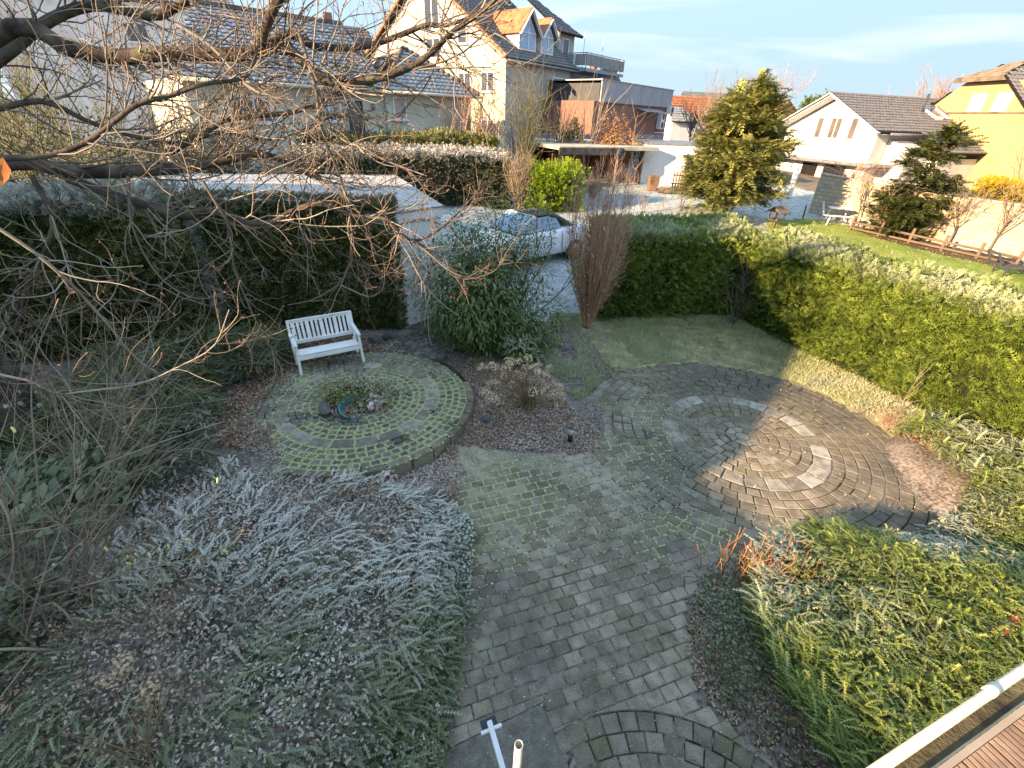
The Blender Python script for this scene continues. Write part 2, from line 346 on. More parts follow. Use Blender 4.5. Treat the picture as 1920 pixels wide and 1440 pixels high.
# ---------------------------------------------------------------- blades
m_blade = M("grass_blades", [(.2, .19, .07), (.31, .34, .12), (.44, .46, .19), (.6, .52, .34)], .9, 1.2, 4, tint=True, frost=.55, trans=.25)
def grass(name, poly, n, h, label, frost=.2, skip=None, mat=None, bias=0.):
    p = rand_in(poly, n)
    if skip is not None: p = p[~skip(p[:, 0], p[:, 1])]
    n = len(p); z = hgt(p[:, 0], p[:, 1]); loc = np.column_stack([p, z])
    d = rdir(n) * .75; d[:, 2] = np.abs(d[:, 2]) * .6 + .45
    pn = fbm(p[:, 0], p[:, 1], .9, 5)
    keep = rng.random(n) < sm(.3, .55, pn) * .85 + .15; loc, d, pn = loc[keep], d[keep], pn[keep]; n = len(loc)
    o = scatter(name, [diamond(1, .13, .0), diamond(1, .09, .02, .2)], loc, frames(d, rdir(n)), rng.uniform(.5, 1.25, n) * h, mat or m_blade, None,
                np.clip(pn * .9 + rng.normal(0, .18, n) + bias, 0, 1), np.clip(frost * (fbm(loc[:, 0], loc[:, 1], 1.4, 9) * 2.2 - .3) + rng.normal(0, .1, n), 0, 1))
    return tag(o, label, "grass", kind="stuff")
grass("grass", GRASS, 80000, .1, "patchy short garden grass between the large paved circle and the hedges", .6, lambda x, y: in_c1(x, y, R1 - .02) | ((fbm(x, y, 1.6, 77) < .42) & (x < 1.5)), bias=-.05)
grass("frosted_grass", MEADOW, 42000, .09, "blue-white frosted grass of the meadow beyond the hedge and round the car", 1.3)
m_blade2 = M("sunny_blades", [(.15, .2, .03), (.24, .31, .05), (.34, .37, .1)], .9, 1.2, 4, tint=True, trans=.3)
grass("sunlit_grass", SUNNY, 22000, .07, "bright green grass strip in front of the pale garden wall", 0., None, m_blade2)

# ================================================================= paving
m_pav = M("concrete_paver", [(.19, .145, .1), (.29, .23, .165), (.41, .335, .25)], .95, 5., 12, .6, 110, rnd=.28, stain=.75, speck=.6)
m_sett = M("basalt_sett", [(.1, .088, .07), (.17, .152, .125), (.25, .228, .19)], .9, 9., 12, .6, 110, rnd=.35, stain=.4, speck=.4)
m_flag = M("pale_flag", [(.2, .165, .125), (.3, .255, .2), (.46, .41, .34)], .9, 8., 12, .5, 90, rnd=.4, stain=.6, speck=.4)
m_kerb = M("kerb_stone", [(.14, .115, .075), (.24, .2, .135), (.34, .29, .2)], .95, 6., 12, .6, 90, rnd=.25, stain=.4, speck=.3)
m_joint = M("joint_soil", [(.02, .016, .011), (.04, .034, .022), (.1, .095, .04)], 1., 2.5, 10, .8, 120)
m_moss = M("moss", [(.2, .2, .07), (.31, .315, .12), (.44, .44, .22)], 1., 9., 4, tint=True, frost=.35)
moss_pts = []
def mossw(x, y):
    x = np.asarray(x, float); y = np.asarray(y, float)
    a = np.exp(-(((x + .15) / 1.05) ** 2 + ((y - 4.95) / .75) ** 2))
    b = .95 * in_c2(x, y, 2.0); b = b * (1 - .8 * sm(7.4, 8.6, y)) * sm(.3, .62, fbm(x, y, 1.1, 23) + .25 * sm(-3.6, -1.6, x))
    c = .75 * np.exp(-(((x - 2.0) / .8) ** 2 + ((y - 7.0) / 1.4) ** 2)) * (np.hypot(x - C1[0], y - C1[1]) < R1)
    d = 1.0 * np.exp(-(((x - 2.75) / .8) ** 2 + ((y - 4.2) / .4) ** 2)) + .55 * np.exp(-(((x + .5) / .2) ** 2 + ((y - 3.6) / .9) ** 2))
    return np.clip(np.maximum.reduce([a, b, c, d]) + .02, 0, 1) * sm(.25, .55, fbm(x, y, 2.2, 21) + .2 * a)
def chamfer_mesh(name, poly, top, h, ch, mat):
    """paver: polygon (ccw) with recessed edges; z=top is the walking face"""
    n = len(poly); c = np.mean(poly, 0); P0 = np.array(poly, float); d = P0 - c; L_ = np.linalg.norm(d, axis=1)[:, None]; P1 = P0 - d / L_ * ch * 1.4
    mb = MB(); vs = [(x, y, top - h) for x, y in P0] + [(x, y, top - ch * .8) for x, y in P0] + [(x, y, top) for x, y in P1]
    fs = [tuple(range(2 * n, 3 * n))]
    for i in range(n):
        q = (i + 1) % n; fs += [(i, q, n + q, n + i), (n + i, n + q, 2 * n + q, 2 * n + i)]
    mb.add(vs, fs); return mb.mesh(name, mat)
def edge_pts(P0, m):
    P0 = np.asarray(P0); out = []
    for a, b in zip(P0, np.roll(P0, -1, 0)):
        t = rng.random((max(1, int(m * np.linalg.norm(b - a))), 1)); out.append(a + (b - a) * t)
    return np.concatenate(out)
def lay(parent, items, keep, restname, z):
    """items: (mesh, x, y, rz, weight, world polygon); the 'keep' heaviest become parts, the others one stuff part"""
    items.sort(key=lambda t: -t[4]); rest = []
    for q, (me, x, y, a, wgt, poly) in enumerate(items):
        dz = float(rng.normal(0, .0022))
        if q < keep:
            o = link(me.name.split('.')[0], me, parent, (x, y, z + dz)); o.rotation_euler = (rng.normal(0, .004) if len(poly) == 4 and wgt > 0 and me.name.startswith('paver') and abs(x) + abs(y) < 0 else 0, 0, a)
        else: rest.append((me, x, y, z + dz, a))
        c = np.mean(poly, 0); wm = mossw(*c)
        if wm > .04:
            e = edge_pts(poly, 85); e = e[rng.random(len(e)) < mossw(e[:, 0], e[:, 1]) * 1.1]
            if len(e): moss_pts.append(np.column_stack([e + rng.normal(0, .005, e.shape), np.full(len(e), z - .006)]))
    for mt in {r[0].materials[0].name for r in rest}:
        mb = MB()
        for me, x, y, zz, a in rest:
            if me.materials[0].name != mt: continue
            ca, sa = math.cos(a), math.sin(a)
            mb.add([(x + ca * v.co.x - sa * v.co.y, y + sa * v.co.x + ca * v.co.y, zz + v.co.z) for v in me.vertices], [tuple(p.vertices) for p in me.polygons])
        o = mb.build(restname, bpy.data.materials[mt], parent); o["kind"] = "stuff"
def view_w(x, y): return 1 / (x * x + y * y + CAM_H ** 2) * y / max(.1, math.sqrt(x * x + y * y + CAM_H ** 2))
def ring_items(c, r0, r1, n, mat, name, gap=.012, a0=0., sector=None, jit=0., ch=.01, ok=None, z=0., h=.06):
    d = 2 * math.pi / n; rm = (r0 + r1) / 2; g = gap / rm
    mk = lambda k: [((r0 + gap / 2) * math.cos(g / 2 * rm / r0 * 1), (r0 + gap / 2) * math.sin(g / 2 * rm / r0)), ((r1 - gap / 2) * math.cos(g / 2), (r1 - gap / 2) * math.sin(g / 2)),
                    ((r1 - gap / 2) * math.cos(d - g / 2), (r1 - gap / 2) * math.sin(d - g / 2)), ((r0 + gap / 2) * math.cos(d - g / 2 * rm / r0), (r0 + gap / 2) * math.sin(d - g / 2 * rm / r0))]
    poly = np.array(mk(0)); cen = poly.mean(0); me = chamfer_mesh(name, poly - cen, 0, h, ch, mat); me2 = chamfer_mesh(name, (poly - cen) * .975, 0, h, ch * 1.4, mat); out = []
    for i in range(n):
        a = a0 + i * d; am = (a + d / 2) % (2 * math.pi)
        if sector and not (sector[0] <= am <= sector[1]): continue
        ca, sa = math.cos(a), math.sin(a); W = poly @ np.array([(ca, sa), (-sa, ca)]) + np.array(c); m_ = W.mean(0)
        if ok is not None and not ok(*m_): continue
        out.append((me if rng.random() < .7 else me2, m_[0] + rng.normal(0, jit), m_[1] + rng.normal(0, jit), a + rng.normal(0, .006), view_w(*m_) + (10 if name == "flagstone" else 0), W))
    return out

def clip_half(P_, n_, d_):
    out = []
    for a, b in zip(P_, np.roll(P_, -1, 0)):
        ka, kb = a @ n_ - d_, b @ n_ - d_
        if ka >= 0: out.append(a)
        if (ka >= 0) != (kb >= 0): out.append(a + (b - a) * ka / (ka - kb))
    return np.array(out)
def poly_area(P_): x, y = P_[:, 0], P_[:, 1]; return .5 * abs((x * np.roll(y, -1) - y * np.roll(x, -1)).sum())
# ---- path of pavers in rows
PATH = [(-1.0, 6.0), (-.85, 5.2), (-.75, 4.35), (-.66, 3.67), (-.46, 3.05), (-.5, 2.2), (-.55, 1.7), (-.6, .5), (2.6, .4), (2.5, 1.75), (1.95, 2.2), (1.93, 2.83), (2.15, 3.34), (2.66, 3.88), (3.45, 4.05), (4.4, 4.1), (4.4, 5.2), (2, 6.3), (1.5, 6.2), (1.1, 5.95), (-.05, 6.05)]
SLAB = [(.38, 2.17), (-.52, 1.75), (-.02, .68), (.88, 1.1)]
in_c3 = lambda x, y, r=R3: (np.hypot(x - C3[0], y - C3[1]) < r) & (y > .45)
po = bpy.data.objects.new("path_paving", None); COL.objects.link(po); tag(po, "grey concrete block path laid in straight rows from the house to the circles", kind="structure")
bs = patch("joint_bed", PATH, .12, -.02, m_joint); bs.parent = po; del bs["kind"]
th = math.radians(20); U = np.array([math.cos(th), math.sin(th)]); Wd = np.array([-math.sin(th), math.cos(th)]); pl, pw = .188, .146; its = []
pm = [chamfer_mesh("paver", np.array([(-pl / 2 + .0055, -pw / 2 + .0055), (pl / 2 - .0055, -pw / 2 + .0055), (pl / 2 - .0055, pw / 2 - .0055), (-pl / 2 + .0055, pw / 2 - .0055)]) * s + rng.normal(0, .0016, (4, 2)), 0, .06, .011, m_pav) for s in (1, .995, .99, .987, .993)]
for r in range(-20, 50):
    sh = (r % 2) * pl / 2 + rng.normal(0, .012)
    for q in range(-30, 40):
        c = U * (q * pl + sh) + Wd * (r * pw)
        if not inpoly(c[0], c[1], PATH) or in_c2(*c, R2 + .12): continue
        P0 = np.array([c + U * a + Wd * b for a, b in ((-pl / 2, -pw / 2), (pl / 2, -pw / 2), (pl / 2, pw / 2), (-pl / 2, pw / 2))])
        cut = P0; sc_ = np.mean(SLAB, 0)
        for cc_, rr_ in ((C1, R1), (C3, R3)):
            if cc_ is C3 and c[1] < .5: continue
            dd = c - np.array(cc_); dn = dd / (np.linalg.norm(dd) + 1e-9)
            if np.linalg.norm(dd) < rr_ + .2: cut = clip_half(cut, dn, dn @ np.array(cc_) + rr_ + .006)
        if len(cut) > 2:       # against the concrete slab: cut along its most separating edge
            best = None
            for a_, b_ in zip(SLAB, SLAB[1:] + SLAB[:1]):
                e_ = np.array(b_) - np.array(a_); n_ = np.array([e_[1], -e_[0]]); n_ /= np.linalg.norm(n_); n_ = -n_ if n_ @ (sc_ - np.array(a_)) > 0 else n_; k_ = (cut @ n_).max() - n_ @ np.array(a_)
                if best is None or k_ > best[0]: best = (k_, n_, n_ @ np.array(a_))
            cut = clip_half(cut, best[1], best[2] + .006)
        if len(cut) < 3 or poly_area(cut) < .0022: continue
        if poly_area(cut) < pl * pw * .985:
            m_ = cut.mean(0); its.append((chamfer_mesh("paver", cut - m_ - (cut - m_) * .025, 0, .06, .004, m_pav), m_[0], m_[1], 0., view_w(*m_), cut)); continue
        its.append((pm[rng.integers(5)], c[0], c[1], th + rng.normal(0, .007), view_w(*c), P0))
lay(po, its, 300, "distant_pavers", 0.0)
sl = chamfer_mesh("slab", np.array(SLAB), .002, .06, .01, M("slab_concrete", [(.13, .108, .085), (.19, .16, .128), (.26, .22, .18)], .95, 9, 12, .5, 120, stain=.5, speck=.6))
so_ = link("concrete_slab", sl, po)

# ---- large circle
co = bpy.data.objects.new("round_patio", None); COL.objects.link(co); tag(co, "large round patio of concentric dark pavers with a pale flagstone ring", kind="structure")
disc = MB().add([(C1[0] + (R1 + .02) * math.cos(a), C1[1] + (R1 + .02) * math.sin(a), -.011) for a in np.linspace(0, 2 * math.pi, 73)[:-1]], [tuple(range(72))]); disc.build("joint_bed", m_joint, co)
its = []; rr = [.0, .13, .29, .45, .615, .78, .945, 1.11]
its.append((chamfer_mesh("paver", [(.12 * math.cos(a), .12 * math.sin(a)) for a in np.linspace(0, 2 * math.pi, 9)[:-1]], 0, .06, .007, m_pav), C1[0], C1[1], 0., 1., np.array([(C1[0], C1[1])] * 3)))
for a, b in zip(rr[1:], rr[2:]): its += ring_items(C1, a, b, max(6, int(2 * math.pi * (a + b) / 2 / .185)), m_pav, "paver", a0=rng.random() * 6)
its += ring_items(C1, 1.11, 1.40, 25, m_flag, "flagstone", a0=.07, jit=.003)
ro = np.linspace(1.40, R1, 9)
for a, b in zip(ro, ro[1:]): its += ring_items(C1, a, b, int(2 * math.pi * (a + b) / 2 / .215), m_pav, "paver", a0=rng.random() * 6, jit=.002)
lay(co, its, 300, "distant_pavers", 0.0)

# ---- arcs by the house
ao = bpy.data.objects.new("doorstep_paving", None); COL.objects.link(ao); tag(ao, "fan of curved paver rows at the foot of the house", kind="structure")
MB().add([(C3[0] + (R3 + .003) * math.cos(a), C3[1] + (R3 + .003) * math.sin(a), -.012) for a in np.linspace(.0, math.pi, 30)], [tuple(range(30))]).build("joint_bed", m_joint, ao)
its = []; okf = lambda x, y: not inpoly(x, y, SLAB) and x > .2 + 0
for q in range(6): its += ring_items(C3, R3 - .165 * (q + 1), R3 - .165 * q, int(2 * math.pi * (R3 - .165 * q - .08) / .168), m_pav, "paver", a0=rng.random(), sector=(.02, 3.12), jit=.002, ok=okf)
lay(ao, its, 300, "distant_pavers", 0.001)

# ---- small raised terrace
to = bpy.data.objects.new("raised_terrace", None); COL.objects.link(to); tag(to, "small raised round terrace of mossy basalt setts in rings around a planted centre", kind="structure")
MB().prism([(C2[0] + (R2 - .06) * math.cos(a), C2[1] + (R2 - .06) * math.sin(a)) for a in np.linspace(0, 2 * math.pi, 61)[:-1]], -.05, TZ - .011).build("joint_bed", m_joint, to)
its = []; rr = [.5, .62, .74, .86, .98, 1.10, 1.215]
for a, b in zip(rr, rr[1:]): its += ring_items(C2, a, b, int(2 * math.pi * (a + b) / 2 / .145), m_sett, "sett", .016, rng.random(), jit=.004, ch=.01)
its += ring_items(C2, 1.215, 1.46, 22, m_flag, "flagstone", .02, .1, jit=.004, ch=.01)
rr = [1.46, 1.59, 1.715, 1.84, 1.965]
for a, b in zip(rr, rr[1:]): its += ring_items(C2, a, b, int(2 * math.pi * (a + b) / 2 / .15), m_sett, "sett", .017, rng.random(), jit=.004, ch=.01)
rr = np.arange(1.965 + .02, 4.3, .15)
gar = lambda x, y: y < 11.2 - .9 * max(0, -2.3 - x) and not (x < -2.6 and y > 9.9) and x < -.95
its2 = []
for a, b in zip(rr, rr[1:]): its2 += ring_items(C2, a, b, int(2 * math.pi * (a + b) / 2 / .19), m_sett, "sett", .014, rng.random(), sector=(1.0, 1.75), jit=.004, ch=.01, ok=gar)
lay(to, its, 300, "distant_setts", TZ); lay(to, its2, 60, "path_setts", TZ - .005)
kb = []; kr = ring_items(C2, R2 - .15, R2, 34, m_kerb, "kerb_stone", .022, .03, jit=.006, ch=.02, sector=(4.15, 6.6), h=.24)
kr += ring_items(C2, R2 - .15, R2, 34, m_kerb, "kerb_stone", .022, .03, jit=.006, ch=.02, sector=(0, .35), h=.24)
lay(to, kr, 60, "far_kerb", TZ + .012)

# ---- moss in the joints
mp_ = np.concatenate(moss_pts); n = len(mp_)
dome = (np.array([(1, 0, 0), (.5, .87, 0), (-.5, .87, 0), (-1, 0, 0), (-.5, -.87, 0), (.5, -.87, 0), (0, 0, .45)]), np.array([(i, (i + 1) % 6, 6) for i in range(6)]))
A = rng.random(n) * 6.28; R = frames(np.column_stack([np.cos(A), np.sin(A), np.zeros(n)]), np.tile([0, 0, 1.], (n, 1)))
o = scatter("moss", dome, mp_, R, rng.uniform(.009, .02, n) * (1 + .5 * in_c2(mp_[:, 0], mp_[:, 1])) , m_moss, None, None, np.clip(rng.normal(.1, .3, n), 0, 1)); tag(o, "yellow-green moss filling the joints of the paving", "moss", kind="stuff")
# mossy cushions spreading over the setts
q = rand_in([(C2[0] - 1.9, C2[1] - 2), (C2[0] + 2, C2[1] - 2), (C2[0] + 2, C2[1] + 1), (C2[0] - 1.9, C2[1] + 1)], 9000); d2 = np.hypot(q[:, 0] - C2[0], q[:, 1] - C2[1])
q = q[(d2 < 1.95) & (d2 > .75) & (rng.random(len(q)) < 1.25 * sm(.52, .72, fbm(q[:, 0], q[:, 1], 2.6, 33)))]
q2 = rand_in([(2.0, 3.9), (3.6, 3.9), (3.5, 4.6), (2.0, 4.5)], 900); q2 = q2[rng.random(len(q2)) < sm(.5, .68, fbm(q2[:, 0], q2[:, 1], 3, 35))]
pts = np.concatenate([np.column_stack([q, np.full(len(q), TZ - .003)]), np.column_stack([q2, np.full(len(q2), -.002)])]); n = len(pts)
A = rng.random(n) * 6.28; R = frames(np.column_stack([np.cos(A), np.sin(A), np.zeros(n)]), np.tile([0, 0, 1.], (n, 1)))
o = scatter("moss_cushion", dome, pts, R, rng.uniform(.006, .019, n), m_moss, None, None, np.clip(rng.normal(.15, .3, n), 0, 1)); tag(o, "pale green moss cushions spread over terrace setts and beside the stubbed shrub", "moss", kind="stuff")
# white flecks on the paving
q = np.concatenate([rand_in(PATH, 330), rand_in([(1.3, 4.2), (2.6, 4.4), (2.4, 5.6), (1.2, 5.2)], 170), rand_in([(1.5, 4.4), (6.6, 4.4), (6.6, 8.9), (1.5, 8.9)], 260)]); q = q[~in_c2(q[:, 0], q[:, 1], 2.2)]; n = len(q)
m_fleck = M("fleck", [(.5, .5, .47), (.75, .75, .72)], .9, 20)
A = rng.random(n) * 6.28; R = frames(np.column_stack([np.cos(A), np.sin(A), rng.normal(0, .1, n)]), np.tile([0, 0, 1.], (n, 1)))
o = scatter("fleck", [diamond(1, .8, .1), diamond(1, .5, .2)], np.column_stack([q, np.full(n, .006)]), R, rng.uniform(.006, .02, n), m_fleck); tag(o, "small white flecks of fallen petals scattered over the paving", "petals", kind="stuff")
# ================================================================= hedges
m_core = M("hedge_core", [(.01, .014, .006), (.028, .034, .014)], 1., 6, 4)  # core near black: deep shade between the leaves put into its colour
m_thuja = M("thuja_leaf", [(.03, .03, .012), (.05, .085, .019), (.105, .165, .036), (.21, .275, .07)], .8, .9, 5, tint=True, frost=.75, trans=.2)
m_yew = M("yew_leaf", [(.016, .025, .01), (.036, .052, .018), (.065, .085, .03), (.11, .125, .048)], .75, .9, 5, tint=True, frost=.6, trans=.1)
m_darkyew = M("dark_hedge_leaf", [(.03, .035, .027), (.055, .062, .046), (.09, .098, .075)], .85, .9, 5, tint=True, frost=.7)
m_bright = M("bright_leaf", [(.05, .09, .01), (.16, .25, .025), (.32, .4, .06)], .7, 1.5, 4, tint=True, trans=.3)
def hedge(name, label, cat, A, B, thick, h, dens, tm, mat, size=1., lean=0., frost_top=1., ragged=.07, faces="ftlr", group=None, tb=0., core_in=.12, zfun=None, rise=.35, leafname="foliage", frost_face=.0):
    """clipped hedge: front base line A -> B, front is on the left-hand... the side given by turning right"""
    A, B = np.array(A[:2], float), np.array(B[:2], float); Ln = np.linalg.norm(B - A); u = (B - A) / Ln; nrm = np.array([u[1], -u[0]])
    zf = zfun or (lambda x, y: hgt(x, y)); mid = (A + B) / 2 - nrm * thick / 2; z0 = float(zf(*mid))
    t = thing(name, label, cat, (mid[0], mid[1], z0), 0., group); O = np.array([mid[0], mid[1], z0])
    L_, N_, F_, D_ = [], [], [], []
    def face(n, kind):
        s = rng.random(n) * Ln; g = rng.random(n)
        if kind == 'f': d = np.zeros(n); hh = g * h; nn = np.tile([nrm[0], nrm[1], 0], (n, 1))
        if kind == 'b': d = np.full(n, thick); hh = g * h; nn = np.tile([-nrm[0], -nrm[1], 0], (n, 1))
        if kind == 't': d = g * thick; hh = np.full(n, h) ; nn = np.tile([0, 0, 1.], (n, 1))
        if kind == 'l': d = s / Ln * thick; s = np.zeros(n); hh = g * h; nn = np.tile([-u[0], -u[1], 0], (n, 1))
        if kind == 'r': d = s / Ln * thick; s = np.full(n, Ln); hh = g * h; nn = np.tile([u[0], u[1], 0], (n, 1))
        rag = ragged * (fbm(s * 1. + d, hh + d, 1.3, 4) - .5) * 2.6 + rng.normal(0, ragged * .4, n) - .03
        p = A[None] + u * s[:, None] - nrm * d[:, None] + nrm * (lean * hh / h)[:, None]
        base = np.array(zf(p[:, 0], p[:, 1])); loc = np.column_stack([p, base + hh]) + nn * rag[:, None]
        # round the edges
        if kind == 't': loc[:, 2] -= .10 * np.clip(1 - np.minimum(d, thick - d) / .12, 0, 1)
        if kind == 'f': loc[:, :2] -= nrm * (.07 * np.clip((hh - h + .12) / .12, 0, 1))[:, None]
        kp = rng.random(n) < .3 + .7 * sm(.3, .43, fbm(s + 3 * d, hh * 1.3, 1.9, 14))
        loc, nn, hh, p = loc[kp], nn[kp], hh[kp], p[kp]; n = len(loc)
        L_.append(loc - O); N_.append(nn); D_.append(np.clip(rag[kp] / ragged, -1.5, 1.5))
        ft = frost_top * np.clip(fbm(p[:, 0], p[:, 1], 1.1, 8) * 2 - .25, 0, 1.2) if kind == 't' else np.where(hh > h * .93, frost_top * .5, frost_face) * rng.random(n)
        F_.append(np.clip(ft, 0, 1))
    for k in faces: face(int(dens * {'f': Ln * h, 'b': Ln * h, 't': Ln * thick, 'l': thick * h, 'r': thick * h}[k]), k)
    loc, nn, fr, hh = np.concatenate(L_), np.concatenate(N_), np.concatenate(F_), np.concatenate(D_); n = len(loc)
    d = nn * .75 + rdir(n) * .6; d[:, 2] += rise
    R = frames(d, nn + rdir(n) * .55)
    tint = np.clip(fbm(loc[:, 0] + loc[:, 1], loc[:, 2] * 1.5, .9, 6) * .8 + rng.normal(0, .2, n) + .2 * hh + tb, 0, 1)  # outer tips lighter, inner leaves darker: depth shading put into the tint
    scatter(leafname, tm, loc, R, rng.uniform(.7, 1.3, n) * size, mat, t, tint, fr)
    c = core_in; pts = [A + u * c - nrm * c, B - u * c - nrm * c, B - u * c - nrm * (thick - c), A + u * c - nrm * (thick - c)]; MBc = MB()
    MBc.prism([(p[0] - O[0] + nrm[0] * lean * .5, p[1] - O[1] + nrm[1] * lean * .5) for p in pts], [float(zf(*p)) - O[2] - .05 for p in pts], [float(zf(*p)) - O[2] + h - c for p in pts]).build("core", m_core, t)
    return t
T_fern = [fern(.15, 4, .08, .024), fern(.2, 5, .085, .024, .6, .4), fern(.13, 4, .075, .026, .85, .2)]
T_yew = [fern(.085, 3, .04, .014, 1.0, .1), fern(.10, 3, .045, .015, .9, .25)]
hedge("clipped_hedge", "dark shaded evergreen hedge with frosted top straight behind the garden lawn", "hedge", (2.35, 11.75), (6.35, 12.35), 1.6, 2.25, 620, T_fern, m_thuja, 1.0, .08, .45, .07, "ftlr", tb=.4)
hedge("clipped_hedge", "long tall evergreen hedge in sunlight along the right side of the patio", "hedge", (6.35, 12.25), (9.2, 5.3), 1.55, 2.22, 800, T_fern, m_thuja, 1.0, .22, .42, .10, "ft", tb=.16)
hedge("clipped_hedge", "dark clipped evergreen wall hedge behind the white bench", "hedge", (-6.85, 9.8), (-2.72, 10.33), .6, 3.0, 950, T_yew, m_yew, 1.25, .0, .35, .06, "ftr", rise=.05, tb=.34)
hedge("clipped_hedge", "tall shaggy conifer hedge left of the bench under the bare tree", "hedge", (-11.8, 7.4), (-6.98, 9.13), 1.9, 3.0, 460, T_fern, m_yew, 1.15, .1, .9, .16, "ftr", rise=.1, tb=.3)
hb = hedge("clipped_hedge", "dark flat-topped hedge with frost on top behind the parked car", "hedge", Pt(560, 392), Pt(955, 392), 2.2, 2.15, 230, T_yew, m_darkyew, 2.4, 0, 1., .1, "ftr", rise=.05)
hedge("bright_hedge", "bright yellow-green sunlit hedge block beside the carport", "hedge", Pt(1003, 402), Pt(1086, 397), 1.7, 1.75, 300, T_yew, m_bright, 2.3, 0, 0, .3, "ftlr", rise=.5)
_a, _b = Pt(560, 392), Pt(955, 392)
hedge("laurel_hedge", "loose olive-green hedge rising behind the dark flat-topped hedge", "hedge", _a + Vector((-.5, 2.3, 0)), _b + Vector((-.6, 2.3, 0)), 1.2, 2.55, 260, [leaf6(.16, .05), fern(.2, 3, .1, .03)], M("olive_leaf", [(.03, .04, .01), (.08, .095, .02), (.2, .2, .06)], .6, 1, 4, tint=True, frost=.3), 1.0, 0, .3, .2, "ft", rise=.8)

# ================================================================= ground cover
m_cot = M("cotoneaster_leaf", [(.025, .042, .014), (.075, .115, .03), (.15, .21, .05), (.28, .32, .09)], .55, 1.2, 5, tint=True, frost=.75, spec=.4, trans=.12)
m_cotf = M("frosted_cotoneaster_leaf", [(.018, .028, .013), (.07, .09, .045), (.19, .21, .125)], .6, 1.2, 5, tint=True, frost=.85, spec=.4)
T_cot = [fishbone(.15, 7, .023, .0125, .25), fishbone(.11, 6, .022, .0125, .2), fishbone(.2, 8, .024, .0125, .35)]
def cover(name, label, poly, n, mat, dirf, lift=.12, frost=None, tintb=0., size=1., tm=T_cot, skip=None, dens=None, up=.22, cat="ground cover"):
    p = rand_in(poly, n)
    if skip is not None: p = p[~skip(p[:, 0], p[:, 1])]
    if dens is not None: p = p[rng.random(len(p)) < dens(p[:, 0], p[:, 1])]
    n = len(p); lay_ = rng.random(n); wav = fbm(p[:, 0], p[:, 1], 1.9, 15)
    z = hgt(p[:, 0], p[:, 1]) + lift * (lay_ * .7 + .9 * wav - .1)
    sw = (fbm(p[:, 0], p[:, 1], .8, 91) - .5) * 5; dd = dirf(p[:, 0], p[:, 1]); dd = np.column_stack([dd[:, 0] * np.cos(sw) - dd[:, 1] * np.sin(sw), dd[:, 0] * np.sin(sw) + dd[:, 1] * np.cos(sw), dd[:, 2]])
    d = dd * .8 + rdir(n) * .6; d[:, 2] = up * .6 + np.abs(rng.normal(0, up, n))
    fr = np.zeros(n) if frost is None else np.clip(frost(p[:, 0], p[:, 1]) * (.12 + 1.7 * sm(.35, .95, lay_)) + rng.normal(0, .1, n), 0, 1)
    o = scatter(name, tm, np.column_stack([p, z]), frames(d, np.tile([0, 0, 1.], (n, 1)) + rdir(n) * .35), rng.uniform(.55, 1.5, n) * size, mat, None,
                np.clip(wav * .5 + .5 * lay_ - .12 + tintb + rng.normal(0, .28, n), 0, 1), fr)  # upper sprays lighter, lower ones darker: layer shading painted through the tint
    return tag(o, label, cat, kind="stuff")
radial = lambda cx, cy: (lambda x, y: unit(np.column_stack([x - cx, y - cy, np.zeros(len(x))])))
BEDR = [(2.9, 3.6), (3.35, 4.02), (4.0, 4.28), (5.2, 4.22), (6.2, 4.6), (7.0, 5.3), (7.9, 4.6), (7.3, 3.2), (4.2, 1.9), (2.9, 1.3), (2.75, 1.5), (2.55, 2.3), (2.6, 3.0)]
cover("cotoneaster", "dense green cotoneaster mound beside the wooden deck", BEDR, 21000, m_cot, lambda x, y: np.tile([-.8, .35, 0.], (len(x), 1)), .3, lambda x, y: .5 * sm(.42, .7, fbm(x, y, .7, 44)) * sm(2.2, 3.6, y), .12, .78)
cover("cotoneaster", "frosted cotoneaster strip between round patio and long hedge", [(6.85, 6.7), (6.75, 5.4), (7.1, 4.8), (8.9, 4.2), (9.3, 5.2), (8.55, 6.6), (8.2, 7.5), (7.5, 7.0)], 5500, m_cot, lambda x, y: np.tile([-.7, .1, 0.], (len(x), 1)), .28, lambda x, y: .35 * sm(.4, .65, fbm(x, y, .9, 45)), .12, .85)
BEDL = [(-.72, 4.4), (-1.1, 4.75), (-1.9, 4.9), (-2.7, 4.75), (-3.9, 4.9), (-4.7, 4.4), (-4.9, 2.6), (-4.7, .8), (-2.5, .6), (-.55, .8), (-.52, 2.2), (-.45, 3.0), (-.66, 3.7)]
cover("cotoneaster", "frosted cotoneaster mound at the left of the block path", BEDL, 23000, m_cotf, radial(-2.9, 2.9), .2, lambda x, y: .5 * sm(2.0, 3.6, y) * sm(-.4, -1.0, x) + .06, .05, .8, dens=lambda x, y: .08 + .45 * sm(.45, .62, fbm(x, y, 2.2, 52)) + .55 * sm(-1.5, -.9, x) + .35 * sm(2.2, 1.2, y), up=.13)
cover("cotoneaster", "dark cotoneaster in the shade between bench and conifer hedge", [(-4.9, 7.6), (-4.6, 8.6), (-5.0, 9.3), (-6.9, 9.1), (-8.2, 8.4), (-8.3, 7.6), (-6.3, 7.0), (-5.4, 7.0)], 4200, m_yew, radial(-6.5, 8.4), .35, lambda x, y: .06 + 0 * x, .1, 1.15)  # darker yew leaf material used here, deep shade put into the colour
cover("cotoneaster", "frost-tipped cotoneaster spreading left of the raised terrace", [(-4.2, 4.9), (-4.6, 5.6), (-5.0, 6.4), (-5.6, 6.9), (-8.0, 7.4), (-8.2, 5.2), (-6.5, 4.0), (-4.9, 4.2)], 4600, m_yew, radial(-6.4, 5.2), .35, lambda x, y: .3 * sm(-5.6, -4.6, x) + .02, .1, 1.2)  # darker yew leaf colour again stands in for shade
